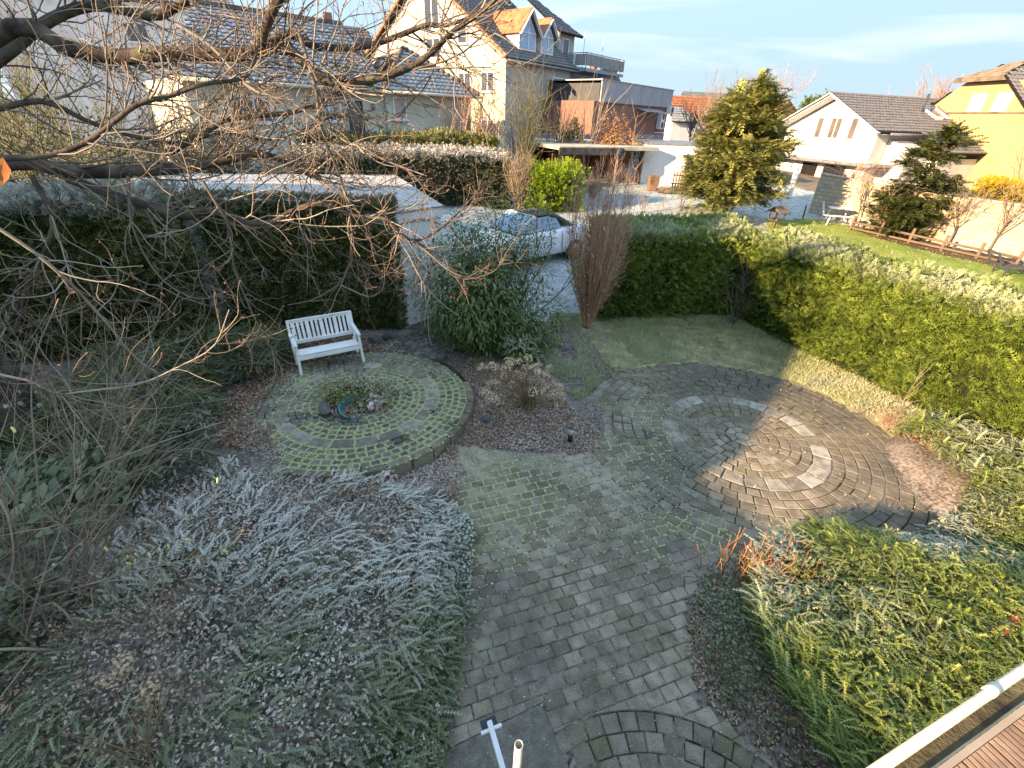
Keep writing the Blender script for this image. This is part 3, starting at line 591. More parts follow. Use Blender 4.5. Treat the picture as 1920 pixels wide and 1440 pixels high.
m_ivy = M("ivy_leaf", [(.03, .048, .02), (.065, .095, .042), (.12, .15, .075)], .45, 1.5, 4, tint=True, frost=.6, spec=.5)
T_ivy = [leaf6(.036, .034, .004, .008), leaf6(.027, .026, .004, .006)]
cover("ivy", "small-leaved ivy edging the left border of the block path", [(-.42, 4.2), (-.7, 4.5), (-1.1, 4.3), (-1.0, 3.2), (-.9, 2.2), (-1.2, 1.4), (-1.1, .7), (-.5, .8), (-.46, 1.8), (-.42, 2.6), (-.4, 3.2)], 6500, m_ivy, radial(-1.6, 2.6), .2, lambda x, y: .55 * sm(2.6, 3.6, y), .15, 1., T_ivy, up=.5)
cover("ivy", "dark ivy and brambles in the shaded corner below the hazel", [(-4.5, 4.4), (-4.3, 2.5), (-4.4, .8), (-6.5, .8), (-8.6, 3.0), (-8.2, 5.2), (-6.4, 4.4)], 5200, m_ivy, radial(-5.6, 2.8), .7, lambda x, y: .05 + 0 * x, -.1, 1.6, T_ivy + [leaf6(.1, .045, .006, .02)], up=.5)
cover("ivy", "frosted low ground cover on the bed edge below the stubbed shrub", [(2.3, 3.55), (2.7, 3.75), (2.9, 3.4), (2.75, 2.6), (2.75, 1.9), (2.6, 1.7), (2.1, 2.3), (2.05, 2.9)], 3600, m_ivy, radial(2.6, 2.7), .1, lambda x, y: .15 + 0 * x, .1, .8, T_ivy, up=.45, dens=lambda x, y: .25 + .75 * sm(.42, .58, fbm(x, y, 2.4, 61)))

# ================================================================= leaf litter
m_litter = M("dead_leaf", [(.06, .028, .02), (.16, .085, .06), (.26, .165, .125), (.4, .29, .23)], .9, 1.5, 4, tint=True, frost=.7)
T_lit = [diamond(.07, .04, .014, .02), leaf6(.06, .032, -.008, -.012), diamond(.08, .036, -.012, .025), diamond(.055, .034, .012, -.015)]
def litter(label, poly, n, frost=.3, lift=.02, size=1., skip=None, tb=0.):
    p = rand_in(poly, n)
    if skip is not None: p = p[~skip(p[:, 0], p[:, 1])]
    n = len(p); d = rdir(n); d[:, 2] *= .35
    o = scatter("fallen_leaves", T_lit, np.column_stack([p, hgt(p[:, 0], p[:, 1]) + rng.random(n) * lift]), frames(d, np.tile([0, 0, 1.], (n, 1)) + rdir(n) * .5), rng.uniform(.6, 1.3, n) * size, m_litter, None,
                np.clip(rng.normal(.45 + tb, .25, n), 0, 1), np.clip(frost * (fbm(p[:, 0], p[:, 1], 1.5, 71) * 2.4 - .4) + rng.normal(0, .15, n), 0, 1))
    return tag(o, label, "leaves", kind="stuff")
litter("reddish-brown leaf litter along the foot of the shaded hedge behind the lawn", [(2.3, 11.2), (4.5, 11.5), (6.1, 11.6), (7.0, 9.9), (7.4, 8.3), (8.0, 7.2), (8.9, 6.0), (9.1, 7.5), (6.6, 12.6), (2.3, 12.1)], 6500, .12, .02, .8, None, -.08)
litter("frosted brown leaf litter round the dried hydrangea", [(-1.0, 6.05), (-.1, 5.95), (1.1, 5.9), (1.6, 6.1), (1.6, 6.5), (1.1, 7.2), (1.0, 8.3), (.2, 9.2), (-1.0, 9.1), (-1.1, 8.3), (-.68, 7.6), (-.68, 6.6), (-.9, 6.2)], 11000, .3, .04, .68)
litter("pinkish frosted litter between raised kerb and block path", [(-.75, 4.3), (-1.6, 4.75), (-2.2, 4.85), (-1.7, 5.1), (-1.2, 5.55), (-.9, 6.1), (-.75, 5.4)], 3000, .4, .03, .65)
litter("brown leaf litter under the white bench", [(-2.6, 9.0), (-3.0, 9.9), (-5.0, 9.5), (-5.3, 8.2), (-5.2, 6.6), (-4.6, 5.4), (-4.1, 5.4), (-4.5, 6.6), (-4.4, 7.9), (-3.6, 8.9)], 6000, .1, .05, .9, None, -.12)
litter("frosted brown leaves caught in the left cotoneaster mound", BEDL, 22000, .55, .22, .62, None, .12)
litter("dry pale litter on the bed edge beneath the stubbed shrub", [(2.2, 3.3), (2.7, 3.85), (3.4, 4.0), (3.5, 3.4), (2.9, 2.6), (2.8, 1.6), (2.45, 1.7), (1.95, 2.3), (1.93, 2.85)], 4000, .2, .03, .55, None, .25)
litter("brown leaves in the planted centre of the raised terrace", [(C2[0] + .62 * math.cos(a), C2[1] + .62 * math.sin(a)) for a in np.linspace(0, 6.28, 12)], 1300, .5, .1, .8, None, .1)
litter("thin scatter of dry leaves on the left side of the raised terrace", [(-4.7, 5.6), (-3.6, 5.2), (-3.2, 5.5), (-3.7, 6.3), (-4.0, 7.0), (-4.2, 7.8), (-4.9, 7.4)], 2500, .45, .02, .7)
litter("few dry leaves lying about on the round patio and lawn", [(1.4, 5.6), (6.6, 4.6), (7.4, 7.0), (5.5, 11.5), (1.3, 11.2)], 320, .3, .01, .6, None, .2)
litter("reddish litter on the bare strip between round patio and cotoneaster", [(6.9, 6.9), (7.0, 6.0), (7.9, 6.3), (8.2, 7.2), (7.6, 7.9)], 2200, .1, .03, .7, None, .05)
T_mat = [diamond(.022, .014, .003), diamond(.017, .012, .003)]
cover("cotoneaster_mat", "fine leaf mat beneath the green cotoneaster beside the deck", BEDR, 26000, m_cot, radial(4.5, 2.5), .26, lambda x, y: .3 * sm(2.2, 3.6, y), -.05, 1., T_mat, up=.5)
cover("cotoneaster_mat", "fine frosted leaf mat beneath the left cotoneaster mound", BEDL, 24000, m_cotf, radial(-2.9, 2.9), .2, lambda x, y: .45 * sm(2.0, 3.6, y) + .05, .0, 1., T_mat, up=.5, dens=lambda x, y: .2 + .8 * sm(.4, .6, fbm(x, y, 2.2, 52)))
# ================================================================= woody plants
m_bark = M("cherry_bark", [(.03, .022, .018), (.07, .05, .04), (.12, .095, .07), (.13, .13, .06)], .9, 5, 9, .7, 40)
m_twig = M("twig_bark", [(.04, .028, .022), (.1, .075, .055), (.2, .16, .12), (.4, .34, .27)], .85, 3, 5, tint=True)
m_gtwig = M("olive_twig", [(.07, .07, .035), (.13, .125, .06), (.2, .18, .1)], .9, 3, 5, tint=True)
m_rtwig = M("copper_twig", [(.28, .13, .08), (.48, .27, .175), (.62, .43, .31)], .9, 3, 5, tint=True, frost=.4)
m_ptwig = M("pale_twig", [(.13, .085, .055), (.28, .2, .14), (.46, .37, .27)], .9, 3, 5, tint=True)
m_bud = M("bud", [(.12, .04, .03), (.22, .08, .05), (.3, .16, .1)], .8, 3, 4, tint=True)
m_dead = M("dried_leaf", [(.16, .07, .04), (.28, .14, .08), (.4, .24, .15)], .8, 3, 4, tint=True, trans=.3)
m_petal = M("dried_petal", [(.48, .32, .19), (.66, .48, .31), (.78, .62, .45)], .9, 3, 4, tint=True, trans=.25)
def curve(pts, n):
    """Catmull-Rom through pts"""
    p = np.array([tuple(q) for q in pts], float); p = np.concatenate([[2 * p[0] - p[1]], p, [2 * p[-1] - p[-2]]]); m = len(p) - 3; out = []
    for t in np.linspace(0, m - 1e-6, n):
        i = int(t); f = t - i; a, b, c, d = p[i:i + 4]
        out.append(.5 * ((2 * b) + (c - a) * f + (2 * a - 5 * b + 4 * c - d) * f * f + (3 * b - a - 3 * c + d) * f ** 3))
    return np.array(out)
def grow(out, tips, p, d, Ln, r, depth, wob=.16, trop=.1, kids=5, ratio=.55, spread=.9, seg=7, tipr=.3):
    pts = [np.array(p, float)]; d = np.array(d, float); d /= np.linalg.norm(d)
    for i in range(seg):
        d = d + rng.normal(0, wob, 3); d[2] += trop * (i + 1) / seg; d /= np.linalg.norm(d); pts.append(pts[-1] + d * Ln / seg)
    pts = np.array(pts); out.append((pts, r * np.linspace(1, tipr, seg + 1), depth)); tips.append(pts[-1])
    if depth > 0:
        for _ in range(max(1, int(rng.normal(kids, 1)))):
            t = rng.uniform(.2, 1) * seg; i = min(seg - 1, int(t)); q = pts[i] + (pts[i + 1] - pts[i]) * (t - i); dd = unit((pts[i + 1] - pts[i])[None])[0] + rng.normal(0, spread * .6, 3)
            grow(out, tips, q, dd, Ln * ratio * rng.uniform(.6, 1.25), r * .5, depth - 1, wob, trop, kids, ratio, spread, max(3, seg - 1), tipr)
def woody(t, out, mats=None, thin=3, o=(0, 0, 0)):
    """branches become one mesh per class: thick limbs and twigs"""
    o = np.array(tuple(o)); thick = [(p - o, r) for p, r, k in out if r[0] > .018]; fine = [(p - o, r) for p, r, k in out if r[0] <= .018]
    if thick: tubes("limb", thick, 7, mats[0], t)
    if fine: tubes("twigs", fine, thin, mats[1], t, rng.random(len(fine)))["kind"] = "stuff"
def blob_leaves(t, tm, c, rad, n, mat, droop=.2, size=1., frost=.2, lumps=9, inner=.55, tb=0., name="foliage", seed=3, o=(0, 0, 0), out=.8):
    """leaf shell over a lumpy crown"""
    rs = np.random.default_rng(seed); c = np.array(c); rad = np.array(rad)
    lc = unit(rs.normal(size=(lumps, 3))) * rs.uniform(.3, .75, (lumps, 1)); lr = rs.uniform(.35, .6, lumps)
    k = rng.integers(0, lumps, n); dirs = rdir(n); p = lc[k] + dirs * (lr[k] * (inner + (1 - inner) * rng.random(n) ** .5))[:, None]
    d = dirs * out + rdir(n) * .6; d[:, 2] -= droop
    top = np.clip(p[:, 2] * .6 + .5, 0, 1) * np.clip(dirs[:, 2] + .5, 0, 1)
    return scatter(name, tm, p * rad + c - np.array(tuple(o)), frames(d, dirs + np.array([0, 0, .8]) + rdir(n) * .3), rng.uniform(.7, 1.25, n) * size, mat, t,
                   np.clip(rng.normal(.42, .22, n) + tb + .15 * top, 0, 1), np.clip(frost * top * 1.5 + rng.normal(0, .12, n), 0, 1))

# ---- evergreen laurel beside the path
m_laurel = M("laurel_foliage", [(.02, .04, .01), (.055, .092, .022), (.11, .155, .04), (.19, .23, .07)], .6, 1.5, 4, tint=True, frost=.5, spec=.15)
lb = np.array((-.45, 9.75, .12)); t = thing("laurel_shrub", "large dark evergreen shrub with drooping glossy leaves between terrace and lawn", "shrub", lb)
T_lau = [leaf6(.125, .036, .004, .02), leaf6(.10, .032, .004, .012), leaf6(.145, .04, .005, .035)]
blob_leaves(t, T_lau, (-.5, 9.75, 1.65), (1.75, 1.3, 2.0), 9500, m_laurel, .5, 1., .12, 16, .35, o=lb, seed=5)
blob_leaves(t, T_lau, (-.6, 9.7, .75), (1.7, 1.2, .9), 3200, m_laurel, .6, 1.05, .15, 10, .6, name="lower_foliage", o=lb, seed=9)
blob_leaves(t, [leaf6(.05, .022, .003, .006)], (-.3, 9.85, 2.35), (1.25, 1.0, 1.55), 9500, m_laurel, .1, 1., .1, 12, .4, .15, name="small_leaves", o=lb, seed=12)
blob_leaves(t, T_lau, (.25, 9.05, .38), (.75, .45, .35), 700, m_laurel, .3, 1.1, .5, 6, .5, .15, name="front_foliage", o=lb, seed=2)
out, tips = [], []
for a in range(14): grow(out, tips, lb + rng.normal(0, .12, 3) * (1, 1, 0), (rng.normal(0, .4), rng.normal(0, .3), 1), rng.uniform(1.8, 2.9), .022, 2, .1, .08, 5, .45)
woody(t, out, (m_bark, m_gtwig), o=lb)
# ---- vase-shaped beech
bb = np.array((1.93, 11.2, .0)); t = thing("copper_beech", "vase-shaped leafless copper beech with rusty twigs at the hedge end", "shrub", bb); out, tips = [], []
for a in range(190):
    ang = rng.random() * 6.28; rd = .78 * math.sqrt(rng.random()); q = np.array([math.cos(ang) * rd, math.sin(ang) * rd * .85, 0]); hh = rng.uniform(2.3, 3.9)
    pts = curve([bb + q * .1, bb + q * .35 + (0, 0, hh * .22), bb + q * .95 + (0, 0, hh * .6), bb + q * 1.02 + rng.normal(0, .05, 3) + (0, 0, hh)], 9); out.append((pts, .011 * np.linspace(1, .2, 9), 1))
    for b in range(15):
        i = rng.integers(3, 9); grow(out, tips, pts[i], (q[0] * .6 + rng.normal(0, .55), q[1] * .6 + rng.normal(0, .55), .9), rng.uniform(.15, .45), .004, 0, .2, .2, 3, seg=4)
tubes("trunk", [(curve([bb + (0, 0, -.1), bb + (0, 0, .15), bb + (.02, 0, .35)], 6) - bb, np.array([.10, .085, .08, .075, .07, .05]))], 8, m_bark, t)
fine = [(p - bb, r) for p, r, k in out]; tubes("twigs", fine, 3, m_rtwig, t, rng.random(len(fine)))["kind"] = "stuff"
al = np.concatenate([p[2:8] for p, r, k in out if len(p) > 7]); al = al[rng.integers(0, len(al), 6500)]; al = al[(rng.random(len(al)) < np.exp(-np.clip(al[:, 2] - .6, 0, 9) * .9))]
scatter("leaves", [leaf6(.06, .035, .01, .02)], al - bb + rng.normal(0, .03, al.shape), frames(rdir(len(al)) - (0, 0, .5), rdir(len(al))), rng.uniform(.6, 1.1, len(al)), M("beech_leaf", [(.17, .07, .035), (.3, .15, .085), (.42, .26, .17)], .8, 2, 4, tint=True, frost=.3), t)

# ---- dried hydrangeas
def flower_head(r, n, seed):
    rs = np.random.default_rng(seed); d = unit(rs.normal(size=(n, 3))); d[:, 2] = np.abs(d[:, 2]) * 1.0 - .25; d = unit(d); V, T, tt, b = [], [], [], 0
    v0, t0 = leaf6(.032, .03, .004, .006)
    R = frames(unit(np.cross(d, rs.normal(size=(n, 3)))), d + rs.normal(0, .35, (n, 3)))
    X = np.einsum('nij,vj->nvi', R, v0 - np.array([0, .016, 0])) + (d * r * rs.uniform(.8, 1.05, (n, 1)))[:, None]
    return np_mesh("flower_head", X.reshape(-1, 3), (t0[None] + (np.arange(n) * len(v0))[:, None, None]).reshape(-1, 3), m_petal, {'tint': np.repeat(rs.random(n), len(v0)), 'frost': np.repeat(rs.random(n) * .5, len(v0))})
HEADS = [flower_head(.085, 60, s) for s in range(4)]
def hydrangea(name, label, base, heads, n_extra, hgtr, matst):
    base = np.array(base, float); t = thing(name, label, "shrub", base); st = []
    for h in heads:
        h = np.array(h, float); o = link("flower_head", HEADS[rng.integers(4)], t, h - base); o["kind"] = "stuff"; o.rotation_euler = (rng.normal(0, .4), rng.normal(0, .4), rng.random() * 6); s = rng.uniform(.85, 1.35); o.scale = (s, s, s * .85)
        st.append((curve([base + rng.normal(0, .07, 3) * (1, 1, 0), base + (h - base) * .5 + rng.normal(0, .02, 3) + np.array([0, 0, .06]), h], 7) - base, np.linspace(.006, .003, 7)))
    for _ in range(n_extra):
        a = rng.random() * 6.28; q = base + np.array([math.cos(a), math.sin(a), 0]) * rng.uniform(.1, .5) + np.array([0, 0, rng.uniform(*hgtr)])
        st.append((curve([base + rng.normal(0, .08, 3) * (1, 1, 0), (base + q) / 2 + np.array([0, 0, .08]) + rng.normal(0, .03, 3), q], 7) - base, np.linspace(.005, .002, 7)))
    tubes("stems", st, 4, matst, t, rng.random(len(st)))["kind"] = "stuff"; return t
m_hst = M("hydrangea_stem", [(.14, .08, .045), (.24, .15, .085), (.33, .22, .13)], .9, 3, 4, tint=True)
hpx = [(925, 688), (938, 692), (955, 680), (972, 678), (985, 690), (1000, 690), (1010, 700), (945, 705), (1000, 712), (1025, 705), (1035, 720), (1048, 725), (1050, 742), (1018, 718), (912, 735), (925, 748), (935, 755), (960, 722), (985, 735), (1000, 735), (1038, 738), (1055, 752), (1045, 760), (905, 690), (968, 700), (990, 672), (1010, 685), (1030, 692), (930, 720), (918, 720), (978, 705), (950, 690), (1022, 732)]
hh = []
for x, y in hpx: hh.append(Q(x, y, 7.05 + rng.uniform(-.28, .32)))
hydrangea("hydrangea", "dried hydrangea with many tan flower heads in the bed beside the terrace", (.30, 7.12, .1), hh, 70, (.35, .75), m_hst)
hydrangea("hydrangea", "dried hydrangea with a few peach flower heads in the bottom left corner", (-2.75, 1.5, .25), [Q(283, 1290, 1.95), Q(292, 1312, 1.9), Q(268, 1325, 1.9), Q(200, 1395, 1.65), Q(185, 1380, 1.7), Q(232, 1243, 2.1), Q(205, 1280, 2.0), Q(178, 1402, 1.6)], 24, (.5, 1.0), m_hst)
# ---- stubbed shrub
c = Pt(1435, 1085); t = thing("stubbed_shrub", "cut-back shrub of short orange-brown stubs beside the round patio", "shrub", c); st = []
for _ in range(130):
    p = np.array(c) + rng.normal(0, 1, 3) * (.3, .13, 0); h = rng.uniform(.25, .55); st.append((curve([p - np.array(c), p - np.array(c) + rng.normal(0, .03, 3) + (0, 0, h * .5), p - np.array(c) + rng.normal(0, .05, 3) + (0, 0, h)], 5), np.linspace(.007, .004, 5)))
tubes("stems", st, 4, M("orange_stem", [(.13, .05, .025), (.26, .11, .05), (.38, .19, .09)], .9, 3, 4, tint=True), t, rng.random(len(st)))["kind"] = "stuff"
# ---- small bare shrubs and saplings
def shrub(name, label, base, h, spread, n, mat, r=.012, kids=5, depth=1, wob=.1, trop=.12, cat="shrub", bark=None, up=1.):
    base = np.array(tuple(base), float); t = thing(name, label, cat, base); out, tips = [], []
    for _ in range(n):
        a = rng.random() * 6.28; s = spread * rng.uniform(.2, 1)
        grow(out, tips, base + rng.normal(0, .06, 3) * (1, 1, 0), (math.cos(a) * s, math.sin(a) * s, up), h * rng.uniform(.65, 1.05), r * rng.uniform(.6, 1.1), depth, wob, trop, kids, .42, .8)
    fine = [(p - base, q) for p, q, k in out]; tubes("branches", fine, 3 if r < .02 else 5, mat, t, rng.random(len(fine)))["kind"] = "stuff"; return t, tips
shrub("bare_shrub", "small leafless shrub with frosted tips in the shaded hedge corner", (6.0, 11.75, 0), 1.7, .5, 16, m_twig, .009, 6)
t, tips = shrub("bare_sapling", "thin leaning leafless sapling in front of the long sunny hedge", Pt(1679, 783), 1.15, .05, 1, m_ptwig, .009, 16, 1, .04, .0)
t.rotation_euler = (0, .32, .3)
shrub("dry_perennial", "withered brown perennial clump at the edge of the round patio", Pt(1660, 800), .35, 1.2, 40, m_rtwig, .004, 4)
# ================================================================= bench
m_white = M("white_paint", [(.74, .72, .7), (.84, .82, .8), (.88, .86, .84)], .45, 3, 8, .12, 30, frost=.25)
A0, ang = P(565.8, 704.5, TZ), math.atan2(.64, 1.04); W, D = 1.24, .6
bench = thing("garden_bench", "white slatted wooden garden bench on the raised terrace", "bench", (A0[0], A0[1], TZ), ang)
for x in (0, W):
    s = 1 if x == 0 else -1
    MB().bar((x, .03, 0), (x + s * .02, .07, .62), .05, .06, (0, 1, 0)).build("leg", m_white, bench, bevel=.006)
    MB().bar((x, D - .06, 0), (x, D - .02, .42), .05, .055, (0, 1, 0)).bar((x, D - .02, .42), (x, D + .1, .92), .05, .055, (0, 1, 0)).build("leg", m_white, bench, bevel=.006)
    MB().bar((x + s * .015, .01, .635), (x, D + .05, .645), .075, .03).build("armrest", m_white, bench, bevel=.008)
    MB().bar((x + s * .04, .05, .36), (x + s * .04, D - .03, .34), .03, .07).build("side_rail", m_white, bench, bevel=.004)
MB().bar((.03, .045, .35), (W - .03, .045, .35), .03, .085).build("front_rail", m_white, bench, bevel=.005)
for k in range(5):
    y = .075 + k * .092; z = .415 - .018 * k; MB().bar((.03, y, z), (W - .03, y, z), .078, .022).build("seat_slat", m_white, bench, bevel=.005)
rl = lambda z: D - .02 + .12 * (z - .42) / .5
MB().bar((.02, rl(.88), .885), (W - .02, rl(.88), .885), .032, .085, (0, -.24, 1)).build("top_rail", m_white, bench, bevel=.006)
MB().bar((.02, rl(.47), .475), (W - .02, rl(.47), .475), .032, .09, (0, -.24, 1)).build("lower_rail", m_white, bench, bevel=.006)
x = .075; wd = [.05, .075, .05]
for k in range(13):
    b = [.075, .05, .05][k % 3]; MB().bar((x + b / 2 - .03, rl(.5), .5), (x + b / 2 - .03, rl(.86), .86), b, .018, (0, 1, 0)).build("back_slat", m_white, bench, bevel=.004); x += b + .033
# ================================================================= stones, bowl, lamp, plants of the terrace
m_rock = M("field_stone", [(.07, .065, .06), (.15, .14, .125), (.25, .235, .215)], .9, 6, 10, .6, 40)
m_slate = M("slate_stone", [(.05, .055, .06), (.09, .095, .10), (.14, .145, .15)], .85, 6, 10, .6, 40)
def rock(label, c, size, seed, mat=m_rock, group=None, lvl=2):
    import bmesh
    bm = bmesh.new(); bmesh.ops.create_icosphere(bm, subdivisions=lvl, radius=1); rs = np.random.default_rng(seed); pl = [(unit(rs.normal(size=(1, 3)))[0], rs.uniform(.55, .85)) for _ in range(9)]
    for v in bm.verts:
        co = np.array(v.co); co *= 1 + .1 * rs.normal()
        for n_, d_ in pl:
            k = co @ n_
            if k > d_: co -= n_ * (k - d_) * .85
        v.co = co * np.array(size)
    me = bpy.data.meshes.new("stone"); bm.to_mesh(me); bm.free(); me.materials.append(mat); me.polygons.foreach_set('use_smooth', [True] * len(me.polygons))
    o = link("stone", me, None, c, rs.random() * 6); return tag(o, label, "stone", group)
x, y = P(612, 772, TZ); rock("pale oval boulder lying on the terrace rings before the planted centre", (x, y, TZ + .06), (.2, .13, .13), 1)
x, y = P(702, 642, TZ); rock("round dark stone between bench and sett path", (x, y, TZ + .07), (.17, .14, .15), 2, m_slate)
x, y = P(726, 635, TZ); rock("angular dark stone beside the sett path, next to the round stone", (x, y, TZ + .07), (.15, .13, .14), 3, m_slate)
x, y = P(755, 610, TZ); rock("dark stone at the white garage corner", (x, y, TZ + .07), (.15, .12, .16), 4, m_slate)
x, y = P(912, 795); rock("upright grey slate piece by the kerb end", (x, y, .08), (.07, .12, .13), 5, m_slate)
x, y = P(933, 802); rock("flat grey slate piece in the litter by the kerb end", (x, y, .05), (.14, .08, .05), 6, m_slate)
x, y = P(470, 700, TZ); rock("mossy yellow-green boulder left of the bench", (x, y, TZ + .05), (.28, .2, .14), 7, M("mossy_stone", [(.05, .05, .045), (.09, .09, .05), (.2, .2, .04)], .95, 4, 8, .6, 40))
x, y = P(440, 712, TZ); rock("grey boulder half hidden under shaded cotoneaster left of the bench", (x, y, TZ + .04), (.25, .18, .13), 8, m_slate)
x, y = P(1055, 838); rock("low mossy stone at the foot of the little lamp post", (x, y, .02), (.14, .09, .05), 9)
# glazed bowl
m_teal = M("teal_glaze", [(.01, .12, .11), (.02, .2, .18), (.04, .28, .25)], .25, 5, 4, spec=.6)
bx, by = P(662, 748, TZ + .2); bowl = thing("bowl", "sunken teal glazed bowl in the planted centre of the terrace", "bowl", (bx, by, TZ - .1)); mb = MB(); prof = [(.0, .0), (.16, .0), (.22, .08), (.26, .2), (.275, .21), (.28, .195), (.255, .18)]; prof = [(.16, .0), (.22, .08), (.26, .19), (.285, .2), (.27, .21), (.24, .19), (.2, .08), (.14, .02)]
n = 28
for q, (r, z) in enumerate(prof): mb.v += [(r * math.cos(6.2832 * k / n), r * math.sin(6.2832 * k / n), z) for k in range(n)]
for q in range(len(prof) - 1): mb.f += [(q * n + k, q * n + (k + 1) % n, (q + 1) * n + (k + 1) % n, (q + 1) * n + k) for k in range(n)]
mb.build("rim", m_teal, bowl, True); MB().add([(.2 * math.cos(6.2832 * k / n), .2 * math.sin(6.2832 * k / n), .1) for k in range(n)], [tuple(range(n))]).build("soil", m_soil, bowl)
bowl.rotation_euler = (.3, .15, 0)
m_per = M("perennial_leaf", [(.05, .06, .015), (.09, .11, .03), (.15, .15, .05), (.2, .13, .07)], .7, 2, 4, tint=True, frost=.4)
def clump(name, label, c, rad, n, mat, tm, frost=.4, cat="plant", lumps=8, seed=1, droop=.2):
    t = thing(name, label, cat, c); blob_leaves(t, tm, (c[0], c[1], c[2] + rad[2] * .5), rad, n, mat, droop, 1., frost, lumps, .2, o=c, seed=seed); return t
tl = [leaf6(.055, .035, .006, .01), leaf6(.045, .03, .004, .006)]
clump("ivy_plant", "olive ivy plant growing round the sunken bowl on its left side", (bx - .18, by + .12, TZ), (.5, .42, .34), 1300, m_per, tl, .3)
clump("ivy_plant", "brownish ivy plant trailing right of the sunken bowl", (bx + .28, by + .3, TZ), (.5, .45, .3), 1200, m_per, tl, .5, seed=4)
x, y = P(702, 768, TZ); clump("heuchera", "pinkish frosted leaf rosette at the front of the planted centre", (x, y, TZ), (.26, .2, .16), 260, m_litter, [leaf6(.08, .07, .012, .02)], .9, lumps=6, seed=6)
x, y = P(740, 893); clump("heuchera", "curled pale dead leaves at the left end of the kerb", (x - .15, y - .1, .05), (.36, .14, .13), 240, m_litter, [leaf6(.085, .06, .014, .03)], .8, lumps=7, seed=7)
# lamp post
lx, ly = P(1068, 832); lamp = thing("garden_lamp", "little garden lamp post with black foot and pale top in the frosted litter", "lamp", (lx, ly, .03))
MB().tube([(0, 0, -.05), (0, 0, .17)], .042, 14).build("post", M("black_plastic", [(.01, .01, .01), (.02, .02, .02)], .5, 5), lamp, True)
MB().tube([(0, 0, .17), (0, 0, .29)], .04, 14).build("lamp_head", M("grey_lamp", [(.42, .42, .4), (.55, .55, .53)], .5, 5), lamp, True)
MB().ring((0, 0, .29), .018, .043, .014, 14).build("cap", M("dark_cap", [(.03, .03, .035), (.05, .05, .055)], .4, 5), lamp)
# ================================================================= washing-line post by the house
m_wpost = M("white_metal", [(.68, .68, .68), (.78, .78, .78)], .4, 6, 4); m_cream = M("cream_pipe", [(.55, .5, .42), (.68, .63, .54)], .5, 6, 4)
pt = Q(973, 1396, 1.12); post = thing("line_post", "cream pipe post with a white side arm rising from the concrete slab", "post", (pt.x, pt.y, 0))
mb = MB(); n = 20; H_ = pt.z
for r, z in ((.024, 0), (.024, H_), (.0205, H_), (.0205, H_ - .5)): mb.v += [(r * math.cos(6.2832 * k / n), r * math.sin(6.2832 * k / n), z) for k in range(n)]
for q in range(3): mb.f += [(q * n + k, q * n + (k + 1) % n, (q + 1) * n + (k + 1) % n, (q + 1) * n + k) for k in range(n)]
mb.build("pipe", m_cream, post, True)
MB().add([(.0205 * math.cos(6.2832 * k / n), .0205 * math.sin(6.2832 * k / n), H_ - .5) for k in range(n)], [tuple(range(n))]).build("rust_plug", M("rust", [(.06, .02, .01), (.14, .05, .02)], .9, 20), post)
e = Q(917, 1352, 1.52); e2 = Vector((e.x - pt.x, e.y - pt.y, e.z)); s2 = Vector((-.01, -.02, e.z - .05)); dv = (e2 - s2).normalized(); sd_ = dv.cross(Vector((0, 0, 1))).normalized()
MB().bar(s2, e2, .036, .036).build("arm", m_wpost, post, bevel=.004)
MB().bar(e2 - dv * .05 - sd_ * .075, e2 - dv * .05 + sd_ * .075, .022, .022).build("cross_pin", m_wpost, post, bevel=.003)
MB().bar(e2 - sd_ * .055 + Vector((0, 0, -.04)), e2 + sd_ * .055 + Vector((0, 0, -.04)), .07, .03).build("bracket", M("bracket_grey", [(.03, .035, .05), (.05, .055, .07)], .5, 5), post, bevel=.004)
# ================================================================= roof deck and gutter of the house
ga, gb = P(1640, 1446, 3.05), P(1930, 1248, 3.05); gd = Vector((gb[0] - ga[0], gb[1] - ga[1], 0)).normalized(); ang = math.atan2(gd.y, gd.x)
m_zinc = M("cream_gutter", [(.5, .44, .34), (.66, .6, .48), (.74, .69, .58)], .45, 5, 9, .2, 40); m_sludge = M("gutter_sludge", [(.05, .04, .025), (.11, .09, .05), (.17, .14, .08)], .7, 8, 9, .5, 60)
gut = thing("roof_gutter", "cream rain gutter with brown sludge along the deck edge", "gutter", (ga[0], ga[1], 3.05), ang)
MB().tube([(-1.5, 0, 0), (3.0, 0, 0)], .0165, 12).build("front_bead", m_zinc, gut, True)
mb = MB(); pr = [(0, -.01), (-.004, -.04), (-.016, -.06), (-.046, -.06), (-.06, -.04), (-.066, .008)]
for xx in (-1.5, 3.0): mb.v += [(xx, y, z) for y, z in pr]
mb.f += [(q, q + 1, 7 + q, 6 + q) for q in range(5)]; mb.build("trough", m_zinc, gut, True)
MB().box(-1.5, 3.0, -.058, -.006, -.045, -.04).build("sludge", m_sludge, gut)
MB().tube([(.62, .002, 0), (.68, .002, 0)], .0195, 12).build("joint_clip", m_zinc, gut, True)
deck = thing("roof_deck", "reddish wooden grooved decking on the roof terrace", "deck", (ga[0], ga[1], 3.05), ang); m_deck = M("deck_wood", [(.22, .13, .085), (.34, .21, .14), (.45, .3, .21)], .8, 7, 8, .3, 50, rnd=.3)
MB().box(-1.5, 3.0, -.086, -.068, -.06, .012).build("edge_strip", M("deck_edge", [(.3, .22, .16), (.4, .3, .22)], .7, 5), deck)
for k in range(30):
    x0 = -1.45 + k * .145; mb = MB()
    for q in range(6): mb.box(x0 + .0235 * q, x0 + .0235 * q + .0165, -2.3, -.088, -.005, .012)
    mb.box(x0, x0 + .134, -2.299, -.089, -.02, -.002); mb.build("board", m_deck, deck)
MB().box(-1.5, 3.0, -2.4, -.09, -.4, -.06).build("substructure", M("roof_felt", [(.03, .03, .03), (.05, .05, .05)], .9, 8), deck)
